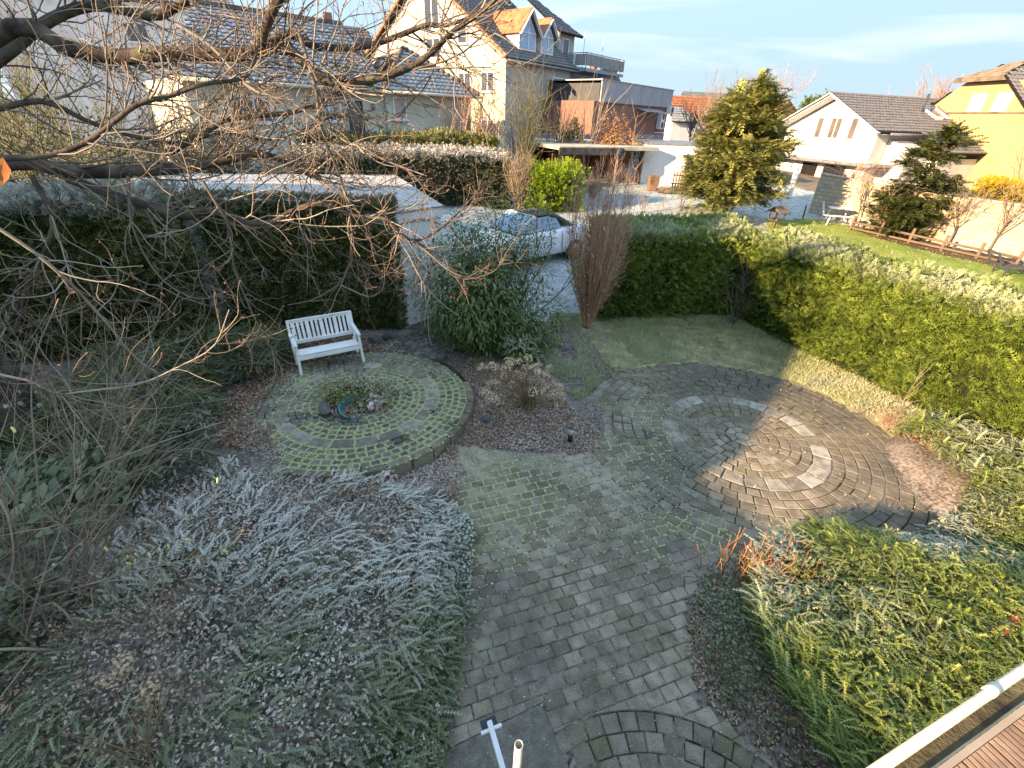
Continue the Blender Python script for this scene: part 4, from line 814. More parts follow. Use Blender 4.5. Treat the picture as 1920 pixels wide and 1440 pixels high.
q = Pt(1870, 1186, .3); q2 = Pt(1940, 1136, .3)
tag(MB().bar(tuple(q), tuple(q2), .085, .03).build("red_plank", M("red_wood", [(.26, .06, .035), (.36, .1, .06)], .7, 6, 6, .3, 40), bevel=.006), "red painted plank lying on the cotoneaster near the deck", "plank")
# ================================================================= garage
m_stucco = M("white_stucco", [(.62, .59, .55), (.78, .76, .73), (.84, .82, .79)], .9, 1.1, 10, .35, 70, stain=.12)
m_roofg = M("frosted_roof", [(.14, .13, .12), (.24, .23, .21), (.38, .37, .36)], .95, 4, 10, .5, 50, frost=.85)
GP = [(-9.5, 9.95), (-2.68, 10.45), (-1.86, 11.45), (-4.3, 17.0), (-11.5, 15.2)]
g = thing("garage", "white rendered flat-roofed garage behind the dark hedge and bench", "garage", (-5.5, 12.5, .1)); loc = [(x + 5.5, y - 12.5) for x, y in GP]; cx, cy = np.mean(loc, 0)
exp = lambda k: [(cx + (x - cx) * k, cy + (y - cy) * k) for x, y in loc]
MB().prism(loc, -.2, 2.55).build("wall", m_stucco, g); MB().prism(exp(1.012), 2.551, 2.78).build("fascia", m_stucco, g, bevel=.01)
MB().prism(exp(1.02), 2.781, 2.82).build("roof_edge", m_roofg, g, bevel=.006); MB().prism(exp(.93), 2.79, 2.835).build("roof_felt", m_roofg, g)
# ================================================================= car
m_car = M("silver_paint", [(.78, .78, .8), (.82, .82, .84)], .3, 2, 2, spec=.5, frost=.35); m_soft = M("soft_top", [(.03, .024, .018), (.075, .055, .04), (.13, .1, .07)], .95, 6, 8, .3, 60, frost=.08)
m_glass = glassmat("car_glass", (.22, .32, .42)); m_tyre = M("tyre", [(.012, .012, .012), (.025, .025, .025)], .9, 8); m_rim = M("rim", [(.4, .4, .42), (.5, .5, .52)], .35, 4, metal=.8)  # pale blue of the car glass is reflected sky put into its colour
S = 1.12; hd = Vector((-.79, -.61, 0)); lf = Vector((.61, -.79, 0)); c0 = Pt(1044, 482, .25); cc = c0 - (hd * -.55 + lf * .86) * S
car = thing("convertible_car", "silver-white convertible with black soft top parked on the frosted meadow", "car", (cc.x, cc.y, float(hgt(cc.x, cc.y)) + .0), math.atan2(hd.y, hd.x)); car.scale = (S, S, S)
def loft(secs, name, mat, parent, sub=1, cap=True):
    mb = MB(); n = len(secs[0])
    for s in secs: mb.v += [tuple(p) for p in s]
    for q in range(len(secs) - 1): mb.f += [(q * n + k, q * n + (k + 1) % n, (q + 1) * n + (k + 1) % n, (q + 1) * n + k) for k in range(n)]
    if cap: mb.f.append(tuple(range(n - 1, -1, -1))); b = (len(secs) - 1) * n; mb.f.append(tuple(range(b, b + n)))
    o = mb.build(name, mat, parent, True)
    if sub: m_ = o.modifiers.new("sub", 'SUBSURF'); m_.levels = sub; m_.render_levels = sub
    return o
def bsec(x, w, zb, zs, zt): h = [(0, zb), (w * .82, zb), (w * .97, zb + .14), (w, zb + (zs - zb) * .6), (w * .955, zs), (w * .78, (zs + zt) / 2 + .02), (0, zt)]; return [(x, y, z) for y, z in h] + [(x, -y, z) for y, z in h[-2:0:-1]]
loft([bsec(*a) for a in ((2.12, .5, .34, .5, .52), (2.02, .7, .24, .62, .66), (1.6, .83, .2, .78, .84), (1.0, .875, .19, .9, .97), (.4, .885, .19, .95, .97), (-.4, .885, .19, .97, .98), (-1.0, .88, .2, 1.0, 1.02), (-1.6, .86, .22, .98, 1.02), (-1.98, .76, .3, .92, .98), (-2.1, .58, .4, .78, .84))], "body", m_car, car)
m_w = MB().add([(.92, .68, .97), (.92, -.68, .97), (.2, -.55, 1.385), (.2, .55, 1.385)], [(0, 1, 2, 3)]).build("windscreen", m_glass, car)
for s in (1, -1):
    MB().bar((.96, .72 * s, .95), (.2, .58 * s, 1.4), .055, .05).build("pillar", m_car, car, bevel=.01)
    MB().add([(.86, .735 * s, .98), (.24, .6 * s, 1.34), (-.3, .6 * s, 1.37), (-.62, .625 * s, 1.28), (-.78, .72 * s, 1.0)], [(0, 1, 2, 3, 4)]).build("side_window", m_glass, car)
    o = loft([[(x, y * s, z) for x, y, z in ring_] for ring_ in ([(.62, .9, .97), (.62, .98, .98), (.62, .98, 1.08), (.62, .9, 1.08)], [(.48, .88, .96), (.48, 1.04, .97), (.48, 1.04, 1.11), (.48, .88, 1.11)])], "mirror", m_car, car, 2)
    MB().box(-.52, -.3, .87 * s - .015 if s > 0 else -.885 - .015, .885 + .015 if s > 0 else -.87 + .015, .8, .83).build("door_handle", m_car, car, bevel=.008)
    for x_ in (-.72, .72): MB().bar((x_, .893 * s, .3), (x_ + .02, .87 * s, .955), .012, .012).build("door_gap", m_tyre, car)
    for x in (1.32, -1.28):
        wh = MB().tube([(x, .62 * s, .32), (x, .885 * s, .32)], .315, 24).build("wheel", m_tyre, car, True); MB().tube([(x, .80 * s, .32), (x, .895 * s, .32)], .2, 20).build("rim", m_rim, wh, True)
MB().bar((.2, -.57, 1.39), (.2, .57, 1.39), .06, .045).build("windscreen_frame", m_car, car, bevel=.01)
def tsec(x, w, ze, zt): return [(x, w, ze), (x, w * .93, ze + (zt - ze) * .75), (x, w * .6, zt), (x, 0, zt + .015), (x, -w * .6, zt), (x, -w * .93, ze + (zt - ze) * .75), (x, -w, ze)]
top = loft([tsec(.22, .6, 1.36, 1.41), tsec(-.2, .63, 1.36, 1.46), tsec(-.55, .66, 1.29, 1.45), tsec(-.75, .73, 1.04, 1.4), tsec(-1.05, .76, 1.0, 1.25), tsec(-1.38, .72, 1.0, 1.04)], "soft_top", m_soft, car, 1, False)
MB().box(.75, .95, -.6, .6, .965, .975).build("dashboard", m_tyre, car)
# ================================================================= buildings
m_cream = M("cream_render", [(.5, .47, .37), (.6, .57, .47), (.66, .63, .53)], .9, .8, 8, .2, 30, stain=.12)
m_wbrick = brickmat("white_brick", (.58, .55, .50), (.50, .47, .43), (.38, .36, .33)); m_ybrick = brickmat("yellow_brick", (.5, .345, .17), (.44, .3, .145), (.42, .33, .22))
m_rbrick = brickmat("red_brick", (.33, .11, .07), (.26, .085, .055), (.3, .25, .22)); m_grey = M("grey_panel", [(.26, .27, .3), (.32, .33, .36)], .6, 1, 5)
m_tile = M("dark_tile", [(.05, .05, .055), (.085, .085, .095), (.13, .125, .13)], .75, 3, 6, frost=.3); m_ftile = M("frosted_tile", [(.07, .08, .1), (.11, .12, .145), (.16, .17, .2)], .8, 1.6, 6, frost=.95)
m_btile = M("brown_tile", [(.10, .075, .055), (.16, .125, .095), (.22, .18, .14)], .85, 2, 8, frost=.1); m_redtile = M("red_tile", [(.33, .10, .05), (.45, .16, .08), (.52, .22, .12)], .85, 3, 6); m_verge = M("orange_verge", [(.34, .15, .09), (.44, .22, .13)], .8, 6, 5)
m_wf = M("white_frame", [(.7, .7, .7), (.78, .78, .78)], .5, 3, 3); m_win = glassmat("window_glass", (.05, .06, .08)); m_blind = M("roller_blind", [(.36, .36, .38), (.42, .42, .44)], .7, 2, 3); m_paleblind = M("pale_blind", [(.68, .64, .56), (.76, .73, .66)], .7, 2, 3)
m_dark = M("dark_void", [(.008, .008, .009), (.015, .014, .014)], .9, 3); m_zn = M("zinc", [(.22, .22, .23), (.3, .3, .31)], .5, 4, metal=.5); m_wood = M("brown_wood", [(.1, .055, .03), (.17, .1, .06), (.22, .14, .09)], .85, 4, 8, .3, 40)
m_anth = M("anthracite", [(.04, .045, .05), (.07, .075, .08)], .6, 4)
def win(t, face, a, z, wd, ht, pane=None, sill=True, mull=1, shutter=0., fr=.07, frame=None):
    """window on a wall: frame > pane, mullion, blind, sill"""
    fm = frame or m_wf
    def bx(mb, a0, a1, b0, b1, z0, z1):
        c = [(a0, b0), (a1, b0), (a1, b1), (a0, b1)]; return mb.hexa([face(p, q, z0) for p, q in c], [face(p, q, z1) for p, q in c])
    mb = MB(); bx(mb, a, a + fr, -.06, .03, z, z + ht); bx(mb, a + wd - fr, a + wd, -.06, .03, z, z + ht); bx(mb, a + fr, a + wd - fr, -.06, .03, z + ht - fr, z + ht); bx(mb, a + fr, a + wd - fr, -.06, .03, z, z + fr)
    for k in range(1, mull): x = a + wd * k / mull; bx(mb, x - fr * .6, x + fr * .6, -.055, .03, z + fr, z + ht - fr)
    w_ = mb.build("window", fm, t)
    bx(MB(), a + fr, a + wd - fr, -.02, .02, z + fr, z + ht - fr).build("pane", pane or m_win, w_)
    if shutter: bx(MB(), a + fr, a + wd - fr, -.05, -.025, z + ht - fr - (ht - 2 * fr) * shutter, z + ht - fr).build("blind", m_blind, w_)
    if sill: bx(MB(), a - .06, a + wd + .06, -.16, 0., z - .06, z - .003).build("sill", m_wf, w_)
    return w_
def tiles(name, t, o, u, v, poly, mat, cu=.3, cv=.36, dz=.045, base=True):
    """courses of roof tiles on the plane o + a u + b v (v uphill), kept inside poly; one part"""
    o, u, v = (np.array(tuple(q), float) for q in (o, u, v)); u = unit(u[None])[0]; v = unit(v[None])[0]; n = np.cross(u, v); n = n if n[2] > 0 else -n
    a = np.array(poly); lo, hi = a.min(0), a.max(0); A, B = np.meshgrid(np.arange(lo[0], hi[0] + cu, cu), np.arange(lo[1], hi[1] + cv, cv)); A = A.ravel(); B = B.ravel()
    ok = inpoly(A + cu / 2, B + cv / 2, poly); A, B = A[ok], B[ok]
    pts = [(0, 0, dz), (cu * .5, 0, dz * 1.9), (cu, 0, dz), (0, cv * 1.06, .004), (cu * .5, cv * 1.06, dz * .9), (cu, cv * 1.06, .004), (0, 0, -.01), (cu * .5, 0, 0), (cu, 0, -.01)]
    V = np.concatenate([(o + (A + x)[:, None] * u + (B + y)[:, None] * v + z * n)[:, None] for x, y, z in pts], 1).reshape(-1, 3); k = np.arange(len(A))[:, None] * 9
    F = np.concatenate([k + np.array(f) for f in ((0, 1, 4, 3), (1, 2, 5, 4), (6, 7, 1, 0), (7, 8, 2, 1))])
    ob = link(name, np_mesh(name, V, F, mat), t); ob["kind"] = "stuff"
    if base: MB().extrude([tuple(o + p * u + q * v) for p, q in poly], tuple(-n * .12)).build("roof_board", m_dark, t)
    return ob
sq = lambda x0, x1, y0, y1: [(x0, y0), (x1, y0), (x1, y1), (x0, y1)]
fx = lambda y0: (lambda a, b, z: (a, y0 + b, z))            # wall facing -y
fy = lambda x0: (lambda a, b, z: (x0 + b, a, z))            # wall facing -x
# ---- large gabled house
g0 = Q(949, 104, 36); gz = float(terr(38)) - .2; E = g0.z - gz; H1 = thing("gabled_house", "tall pale-brick gabled house with two dormers and orange verge", "house", (g0.x, g0.y, gz), math.atan2(.79, .613)); Wg, Lg, A1 = 14.8, 8.1, 13.1 - gz
MB().add([(0, 0, -1), (Lg, 0, -1), (Lg, Wg, -1), (0, Wg, -1), (0, 0, E), (Lg, 0, E), (Lg, Wg, E), (0, Wg, E), (0, Wg / 2, A1 - .1), (Lg, Wg / 2, A1 - .1)], [(0, 1, 5, 4), (1, 2, 6, 9, 5), (2, 3, 7, 6), (3, 0, 4, 8, 7), (4, 5, 9, 8), (7, 8, 9, 6)]).build("wall", m_wbrick, H1)
MB().box(-.012, 0, 0.02, Wg - .02, -1, E - .1).build("gable_render", M("pale_yellow_brick", [(.56, .52, .36), (.64, .6, .44)], .9, 2, 8, .3, 40), H1)
sl_ = math.hypot(Wg / 2, A1 - E); vv = (0, Wg / 2, A1 - E); bv = .5
tiles("roof_tiles", H1, (-.35, -bv * vv[1] / sl_, E - bv * vv[2] / sl_ + .12), (1, 0, 0), vv, sq(0, Lg + .55, 0, sl_ + bv), m_tile, .32, .36)
tiles("roof_tiles", H1, (-.35, Wg + bv * vv[1] / sl_, E - bv * vv[2] / sl_ + .12), (1, 0, 0), (0, -vv[1], vv[2]), sq(0, Lg + .55, 0, sl_ + bv), m_tile, .32, .36)
for s in (0, 1):
    y0 = -.35 if not s else Wg + .35; za = E - .35 * vv[2] / vv[1]
    for k in range(24):
        a, b = k / 24, (k + .93) / 24; p = lambda q: (-.36, y0 + (Wg / 2 - y0) * q, za + .16 + (A1 - za) * q)
        MB().bar(p(a), p(b), .26, .2).build("verge_tile", m_verge, H1, bevel=.02)
MB().tube([(-.3, -.45, E - .28), (Lg + .2, -.45, E - .28)], .075, 8).build("gutter", m_zn, H1, True); MB().box(0, Lg, -.1, -.015, E - .34, E - .1).build("eaves_band", m_verge, H1)
MB().tube([(Lg - .25, -.1, -1), (Lg - .25, -.1, E - .3)], .05, 8).build("downpipe", m_zn, H1, True)
z_ = lambda Z: Z - gz
win(H1, fy(-.012), .95, z_(6.15), 1.2, 1.15, mull=2); win(H1, fy(-.012), 3.1, z_(6.15), 1.2, 1.15, mull=2); win(H1, fy(-.012), .95, z_(3.65), 1.2, 1.1, mull=2, shutter=.25); win(H1, fy(-.012), 3.4, z_(8.9), .9, 1.1, mull=1)
for q, (y, z, wd, ht) in enumerate(((6.0, 6.2, 1.5, 1.6), (6.0, 8.2, 1.5, 1.2), (6.0, 9.8, 1.5, 1.9))): win(H1, fy(-.012), y, z_(z), wd, ht, mull=2, sill=False)
win(H1, fx(-.012), 5.35, z_(6.0), 1.5, 1.35, shutter=.62); win(H1, fx(-.012), 4.6, z_(3.4), 1.4, 1.3, mull=2)
for x0, wd in ((2.0, 1.9), (4.55, 1.5)):
    dz0 = E + .55; yb = .55; w2 = wd / 2; hp = 1.0; d = thing("dormer", "", "") if 0 else None
    o = MB().add([(x0, yb, dz0), (x0 + wd, yb, dz0), (x0 + wd, yb, dz0 + hp), (x0 + w2, yb, dz0 + hp + w2 * 1.15), (x0, yb, dz0 + hp), (x0, yb + 3, dz0), (x0 + wd, yb + 3, dz0), (x0 + wd, yb + 3, dz0 + hp), (x0 + w2, yb + 3, dz0 + hp + w2 * 1.15), (x0, yb + 3, dz0 + hp)], [(0, 1, 2, 3, 4), (0, 4, 9, 5), (1, 6, 7, 2), (4, 3, 8, 9), (3, 2, 7, 8)]).build("dormer", m_wf, H1)
    MB().add([(x0 + .14, yb - .03, dz0 + .12), (x0 + wd - .14, yb - .03, dz0 + .12), (x0 + wd - .14, yb - .03, dz0 + hp - .04), (x0 + w2, yb - .03, dz0 + hp + w2 * 1.15 - .24), (x0 + .14, yb - .03, dz0 + hp - .04)], [(0, 1, 2, 3, 4)]).build("pane", glassmat("dormer_glass", (.25, .4, .55)), o)
    MB().bar((x0 + w2, yb - .05, dz0 + .1), (x0 + w2, yb - .05, dz0 + hp + w2 * 1.1 - .2), .07, .05).bar((x0 + .1, yb - .05, dz0 + hp - .02), (x0 + wd - .1, yb - .05, dz0 + hp - .02), .06, .05).build("mullion", m_wf, o)
    for s, mt in ((1, m_redtile), (-1, m_btile)):
        MB().extrude([(x0 + w2, yb - .3, dz0 + hp + w2 * 1.15 + .16), (x0 + w2 - s * (w2 + .25), yb - .3, dz0 + hp - .29 + .16), (x0 + w2 - s * (w2 + .25), yb + 2.6, dz0 + hp - .29 + .16), (x0 + w2, yb + 3, dz0 + hp + w2 * 1.15 + .16)], (0, 0, .1)).build("dormer_roof", mt, o)
        MB().bar((x0 + w2, yb - .33, dz0 + hp + w2 * 1.15 + .12), (x0 + w2 - s * (w2 + .27), yb - .33, dz0 + hp - .19), .06, .2, (0, -1, 0)).build("bargeboard", m_wf, o)
# rear wing with balconies
Lb = 8.1
MB().box(Lb + .002, Lb + 6.6, 1.2, 9, -1, E + .3).build("wing_wall", m_wbrick, H1); MB().box(Lb + .002, Lb + 2.2, 1.5, 8, E + .31, E + 2.5).build("attic_wall", m_wbrick, H1)
tiles("roof_tiles", H1, (Lb - .6, 1.0, E + 2.2), (1, 0, 0), (0, 5, 3.4), [(0, 0), (3.3, 0), (.6, 5.4), (0, 5.4)], m_tile)
win(H1, fx(1.49), Lb + .5, E + .75, .9, 1.2, sill=False); win(H1, fx(1.19), 9.3, z_(5.3), 2.3, 2.1, mull=2, shutter=.96, sill=False); win(H1, fx(1.19), 9.4, z_(3.5), 1.3, 1.2, mull=2)
def balcony(x0, x1, y0, y1, z, mat, hgt_=.95):
    b = MB().box(x0, x1, y0, y1, z - .2, z).build("balcony_slab", m_grey, H1)
    for (p, q) in (((x0, y0), (x1, y0)), ((x0, y0), (x0, y1)), ((x1, y0), (x1, y1))):
        L_ = math.dist(p, q); k = max(2, int(L_ / .75))
        for i in range(k):
            a = [p[j] + (q[j] - p[j]) * (i + .06) / k for j in (0, 1)]; c = [p[j] + (q[j] - p[j]) * (i + .94) / k for j in (0, 1)]
            MB().bar((*a, z + .52), (*c, z + .52), .02, .72).build("railing_panel", mat, b)
        for i in range(k + 1): a = [p[j] + (q[j] - p[j]) * i / k for j in (0, 1)]; MB().bar((*a, z - .22), (*a, z + hgt_), .045, .045).build("railing_post", m_zn, b)
        MB().bar((*p, z + hgt_), (*q, z + hgt_), .06, .05).build("handrail", m_zn, b)
balcony(Lb + .15, Lb + 6.3, -1.0, 1.1, z_(8.1), M("balcony_panel_grey", [(.2, .21, .2), (.27, .28, .27)], .7, 2, 4)); balcony(Lb - .1, Lb + 5.4, -.9, 1.1, z_(5.05), m_anth)
for x in (Lb + 2.0, Lb + 5.2): MB().bar((x, -.95, -1), (x, -.95, z_(7.9)), .1).build("balcony_post", m_zn, H1)
for x in (Lb + 2.6, Lb + 5.6): MB().tube([(x, .8, z_(8.1)), (x, .8, z_(8.1) + 2.6)], .02, 6).build("antenna", m_zn, H1)
# ---- brick block
bc = Q(1259, 170, 47); bz = float(terr(47)) - .3; B1 = thing("brick_block", "red brick flat-roofed block with grey panel parapet and air conditioners", "building", (bc.x, bc.y, bz), math.atan2(.79, .613)); k_ = lambda y: Q(1252, y, 47).z - bz
MB().box(-13, 0, 0, 8, -1, k_(201)).build("wall", m_rbrick, B1); MB().box(-13.1, .02, -.05, 8, -.2 + k_(268), k_(252)).build("plinth", M("concrete_band", [(.25, .25, .24), (.33, .33, .32)], .9, 2, 6), B1)
for i in range(6): MB().box(-12.4 + i * 2.09, -12.4 + (i + 1) * 2.09 - .03, -.16, -.06, k_(202), k_(170)).build("parapet_panel", m_grey, B1)
MB().box(-12.4, .1, .0, 8, k_(201.5), k_(174)).build("parapet_core", m_anth, B1); MB().box(-12.5, .16, -.2, 8.1, k_(170), k_(170) + .07).build("coping", m_zn, B1)
def ac(par, x, z, wd, ht, fans, loc_y=-.06, mt=None):
    o = MB().box(x, x + wd, loc_y - .4, loc_y, z, z + ht).build("air_conditioner", m_wf, par, bevel=.02)
    for i in range(fans):
        cx_ = x + wd / 2; cz = z + ht * (i + .5) / fans; MB().tube([(cx_, loc_y - .405, cz), (cx_, loc_y - .42, cz)], min(wd, ht / fans) * .38, 16).build("fan_grille", m_anth, o)
ac(B1, -2.2, k_(242), .75, 1.25, 2); ac(B1, -.55, k_(214), .8, .6, 1)
MB().hexa([(-6.3, -.06, k_(208)), (-2.6, -.06, k_(208)), (-2.6, -.9, k_(213)), (-6.3, -.9, k_(213))], [(-6.3, -.06, k_(207)), (-2.6, -.06, k_(207)), (-2.6, -.9, k_(212)), (-6.3, -.9, k_(212))]).build("awning", m_grey, B1)
for x in (-6.2, -4.4, -2.7): MB().bar((x, -.08, k_(222)), (x, -.85, k_(213)), .06).build("awning_bracket", m_wf, B1)
MB().tube([(-2.4, -.1, k_(244)), (-2.4, -.1, k_(249)), (-.2, -.1, k_(249))], .04, 6).build("pipe", m_wf, B1); MB().box(-7.5, -3.6, -.1, -.052, k_(268), k_(258)).build("window_band", m_win, B1)
# ---- bungalow with frosted tiles
o3 = Q(900, 181, 30); dz = 1.2; N1 = thing("bungalow", "cream bungalow with blue-frosted tiled roofs behind the bare tree", "house", (o3.x, o3.y, dz), math.atan2(.683, .73)); e3 = 5.68 - dz; wq = 5.9
MB().box(-wq + .25, -.35, .4, wq, -1, e3).build("wing_wall", m_cream, N1); MB().box(-14.2, -wq + .25, .62, 9.5, -1, e3 + .05).build("wall", m_cream, N1)
ap = (-wq / 2, wq / 2, e3 + 2.05); hw = wq / 2; sl2 = math.hypot(hw, 2.05)
for u, o_, v_, mt in (((1, 0, 0), (-wq, 0, e3), (0, hw, 2.05), m_ftile), ((0, -1, 0), (-wq, wq, e3), (hw, 0, 2.05), m_btile), ((0, 1, 0), (0, 0, e3), (-hw, 0, 2.05), m_ftile)):
    tiles("roof_tiles", N1, o_, u, v_, [(0, 0), (wq, 0), (hw, sl2)], mt, .3, .3)
for p in ((-wq, 0), (0, 0)):
    for i in range(15):
        q0 = [(p[0], p[1], e3)[j] + (ap[j] - (p[0], p[1], e3)[j]) * i / 15 for j in range(3)]; q1 = [(p[0], p[1], e3)[j] + (ap[j] - (p[0], p[1], e3)[j]) * (i + 1.08) / 15 for j in range(3)]
        MB().tube([(q0[0], q0[1], q0[2] + .09), (q1[0], q1[1], q1[2] + .06)], [.115, .09], 8).build("ridge_tile", m_btile, N1, True)
sl3 = math.hypot(4.6, 2.9); tiles("roof_tiles", N1, (-14.7, .2, e3 + .02), (1, 0, 0), (0, 4.6, 2.9), [(0, 0), (9.4, 0), (9.4, sl3), (2.6, sl3)], m_ftile, .3, .3)
MB().bar((-12.2, 4.8, e3 + 3.0), (-5.4, 4.8, e3 + 3.0), .3, .14).build("ridge", m_btile, N1)
MB().tube([(-wq - .1, -.08, e3 - .06), (.1, -.08, e3 - .06)], .07, 8).build("gutter", m_cream, N1, True); MB().tube([(-14.6, .14, e3 - .04), (-wq, .14, e3 - .04)], .07, 8).build("gutter", m_cream, N1, True)
MB().hexa([(-4.9, 2.0, e3 + 1.0), (-4.2, 2.0, e3 + 1.55), (-4.2, 3.0, e3 + 1.55), (-4.9, 3.0, e3 + 1.0)], [(-4.95, 2.0, e3 + 1.1), (-4.25, 2.0, e3 + 1.65), (-4.25, 3.0, e3 + 1.65), (-4.95, 3.0, e3 + 1.1)]).build("roof_window", m_anth, N1)
q_ = lambda Z: Z - dz
win(N1, fx(.39), -5.3, q_(4.45), .75, 1.0, pane=M("curtain", [(.4, .3, .28), (.5, .4, .36)], .8, 4)); win(N1, fx(.61), -7.6, q_(2.95), .75, 2.25, frame=m_anth, sill=False); win(N1, fx(.61), -8.6, q_(4.3), .65, .85, shutter=.5); win(N1, fx(.61), -12.5, q_(4.2), 1.4, 1.0, mull=2)
MB().tube([(-6.3, .5, q_(4.85)), (-6.3, .5, q_(5.1))], .08, 8).build("wall_lamp", m_zn, N1, True)
# ---- slate-roofed house with chimney, far left
a = Q(455, 5, 44); S1 = thing("slate_house", "grey slate roof with brick chimney behind the bungalow", "house", (a.x, a.y, 2), .5)
zt = a.z - 2; MB().box(-3, 12, 0, 9, -1, zt - 4.4).build("wall", m_cream, S1); tiles("roof_tiles", S1, (-3.5, -.4, zt - 4.4), (1, 0, 0), (0, 4.9, 4.2), [(0, 0), (16, 0), (13.5, 6.4), (0, 6.4)], m_tile); MB().box(6.2, 6.9, 2.6, 3.3, zt - 3, zt + .4).build("chimney", m_rbrick, S1)
MB().box(1.5, 3.0, 1.0, 3.0, zt - 3.2, zt - 1.2).build("dormer", m_anth, S1)
a = Q(200, 100, 40); S2 = thing("white_house", "white rendered house glimpsed through the branches at upper left", "house", (a.x, a.y, 2), .6)
MB().box(-6, 9, 0, 8, -1, a.z + 1.4).build("wall", m_stucco, S2); tiles("roof_tiles", S2, (-6.4, -.4, a.z + 1.4), (1, 0, 0), (0, 4.2, 2.4), sq(0, 15.6, 0, 4.9), m_ftile); win(S2, fx(-.01), 1.5, a.z - 1.2, 1.4, 1.2, mull=2); win(S2, fx(-.01), 5, a.z - 1.2, 1.4, 1.2, mull=2)
# ---- white house on the right
w0 = Q(1559, 174, 36); wz = 1.4; az = math.radians(70); W1 = thing("white_gable_house", "white brick house with dark tiled roof behind the pale garden wall", "house", (w0.x, w0.y, wz), math.atan2(math.cos(az), math.sin(az))); hw = 3.9; rz_ = w0.z - wz; ez = 4.72 - wz; Lw = 13.2; s4 = math.hypot(hw, rz_ - ez); m_ww = brickmat("limewashed_brick", (.74, .72, .68), (.7, .68, .64), (.55, .53, .5))
ro_ = .9   # verge overhang
MB().add([(ro_, -hw + .35, -1), (Lw, -hw + .35, -1), (Lw, hw - .35, -1), (ro_, hw - .35, -1), (ro_, -hw + .35, ez), (Lw, -hw + .35, ez), (Lw, hw - .35, ez), (ro_, hw - .35, ez), (ro_, 0, rz_ - .25), (Lw, 0, rz_ - .25)], [(0, 1, 5, 4), (1, 2, 6, 9, 5), (2, 3, 7, 6), (3, 0, 4, 8, 7), (4, 5, 9, 8), (7, 8, 9, 6)]).build("wall", m_ww, W1)
tiles("roof_tiles", W1, (0, -hw - .25, ez - .1), (1, 0, 0), (0, hw, rz_ - ez), [(0, 0), (4, 0), (4, -2.2), (Lw + 1.6, -2.2), (Lw - .2, s4 + .28), (0, s4 + .28)], m_tile, .3, .33)
tiles("roof_tiles", W1, (0, hw + .25, ez - .1), (1, 0, 0), (0, -hw, rz_ - ez), sq(0, Lw, 0, s4 + .28), m_tile, .3, .33)
for s in (1, -1): MB().bar((-.02, 0, rz_ - .02), (-.02, s * (hw + .3), ez - .16), .05, .26, (-1, 0, 0)).build("bargeboard", m_wf, W1); MB().bar((.45, 0, rz_ - .14), (.45, s * (hw + .2), ez - .24), .9, .03, (0, 0, 1)).build("soffit", m_wf, W1)
for y, wd, ml in ((.55, .5, 1), (-.85, .85, 2), (-2.0, .5, 1)): win(W1, fy(ro_ - .01), y, 5.35 - wz - 1.25, wd, 1.25, mull=ml, pane=M("dim_pane", [(.1, .08, .07), (.16, .13, .12)], .3, 2), fr=.04)
MB().box(-.1, ro_ + 1.2, -hw - .6, hw, ez - 2.05, ez - 1.9).build("canopy", m_zn, W1); MB().box(ro_ - .02, ro_ - .005, -2.2, 1.2, -.6, ez - 2.2).build("recess_panel", m_dark, W1)  # flat near-black panel set on the wall in place of a recess
for y in (-3.0, -.6, 1.7): MB().box(ro_ - .06, ro_ - .021, y, y + .5, -.8, ez - 2.1).build("pier", m_ww, W1)
MB().box(4.1, Lw, -hw - 1.8, -hw + .3, -1, ez - 1.45).build("side_wing", m_ww, W1); MB().hexa([(2.0, -hw - 1.2, -1), (4.09, -hw - 1.2, -1), (4.09, -hw + .3, -1), (2.0, -hw + .3, -1)], [(2.0, -hw - 1.2, ez - 1.1), (4.09, -hw - 1.2, ez - 1.1), (4.09, -hw + .3, ez - .5), (2.0, -hw + .3, ez - .5)]).build("porch_wall", m_ww, W1)
MB().tube([(1.0, -hw - .35, ez - .2), (4.0, -hw - .35, ez - .2)], .07, 8).build("gutter", m_zn, W1, True)
def rw(x, b, wd, ln):
    f = lambda a_, b_, c_: (x + a_, -hw - .25 + (b + b_) * hw / s4, ez - .1 + (b + b_) * (rz_ - ez) / s4 + c_)
    o = MB().hexa([f(0, 0, .02), f(wd, 0, .02), f(wd, ln, .02), f(0, ln, .02)], [f(0, 0, .18), f(wd, 0, .18), f(wd, ln, .18), f(0, ln, .18)]).build("roof_window", m_wf, W1)
    MB().hexa([f(.08, .08, .19), f(wd - .08, .08, .19), f(wd - .08, ln - .08, .19), f(.08, ln - .08, .19)], [f(.08, .08, .2), f(wd - .08, .08, .2), f(wd - .08, ln - .08, .2), f(.08, ln - .08, .2)]).build("pane", m_win, o)
rw(7.0, 1.7, .75, 1.3); rw(8.3, 1.75, .75, 1.3); rw(10.8, 1.0, .85, 1.35)
MB().tube([(6.7, -hw * .45, ez + 1.0), (6.7, -hw * .45, ez + 2.2)], .07, 8).build("flue", m_anth, W1, True); MB().tube([(Lw - 1.5, 0, rz_), (Lw - 1.5, 0, rz_ + .25)], .12, 8).build("vent", m_wf, W1, True)
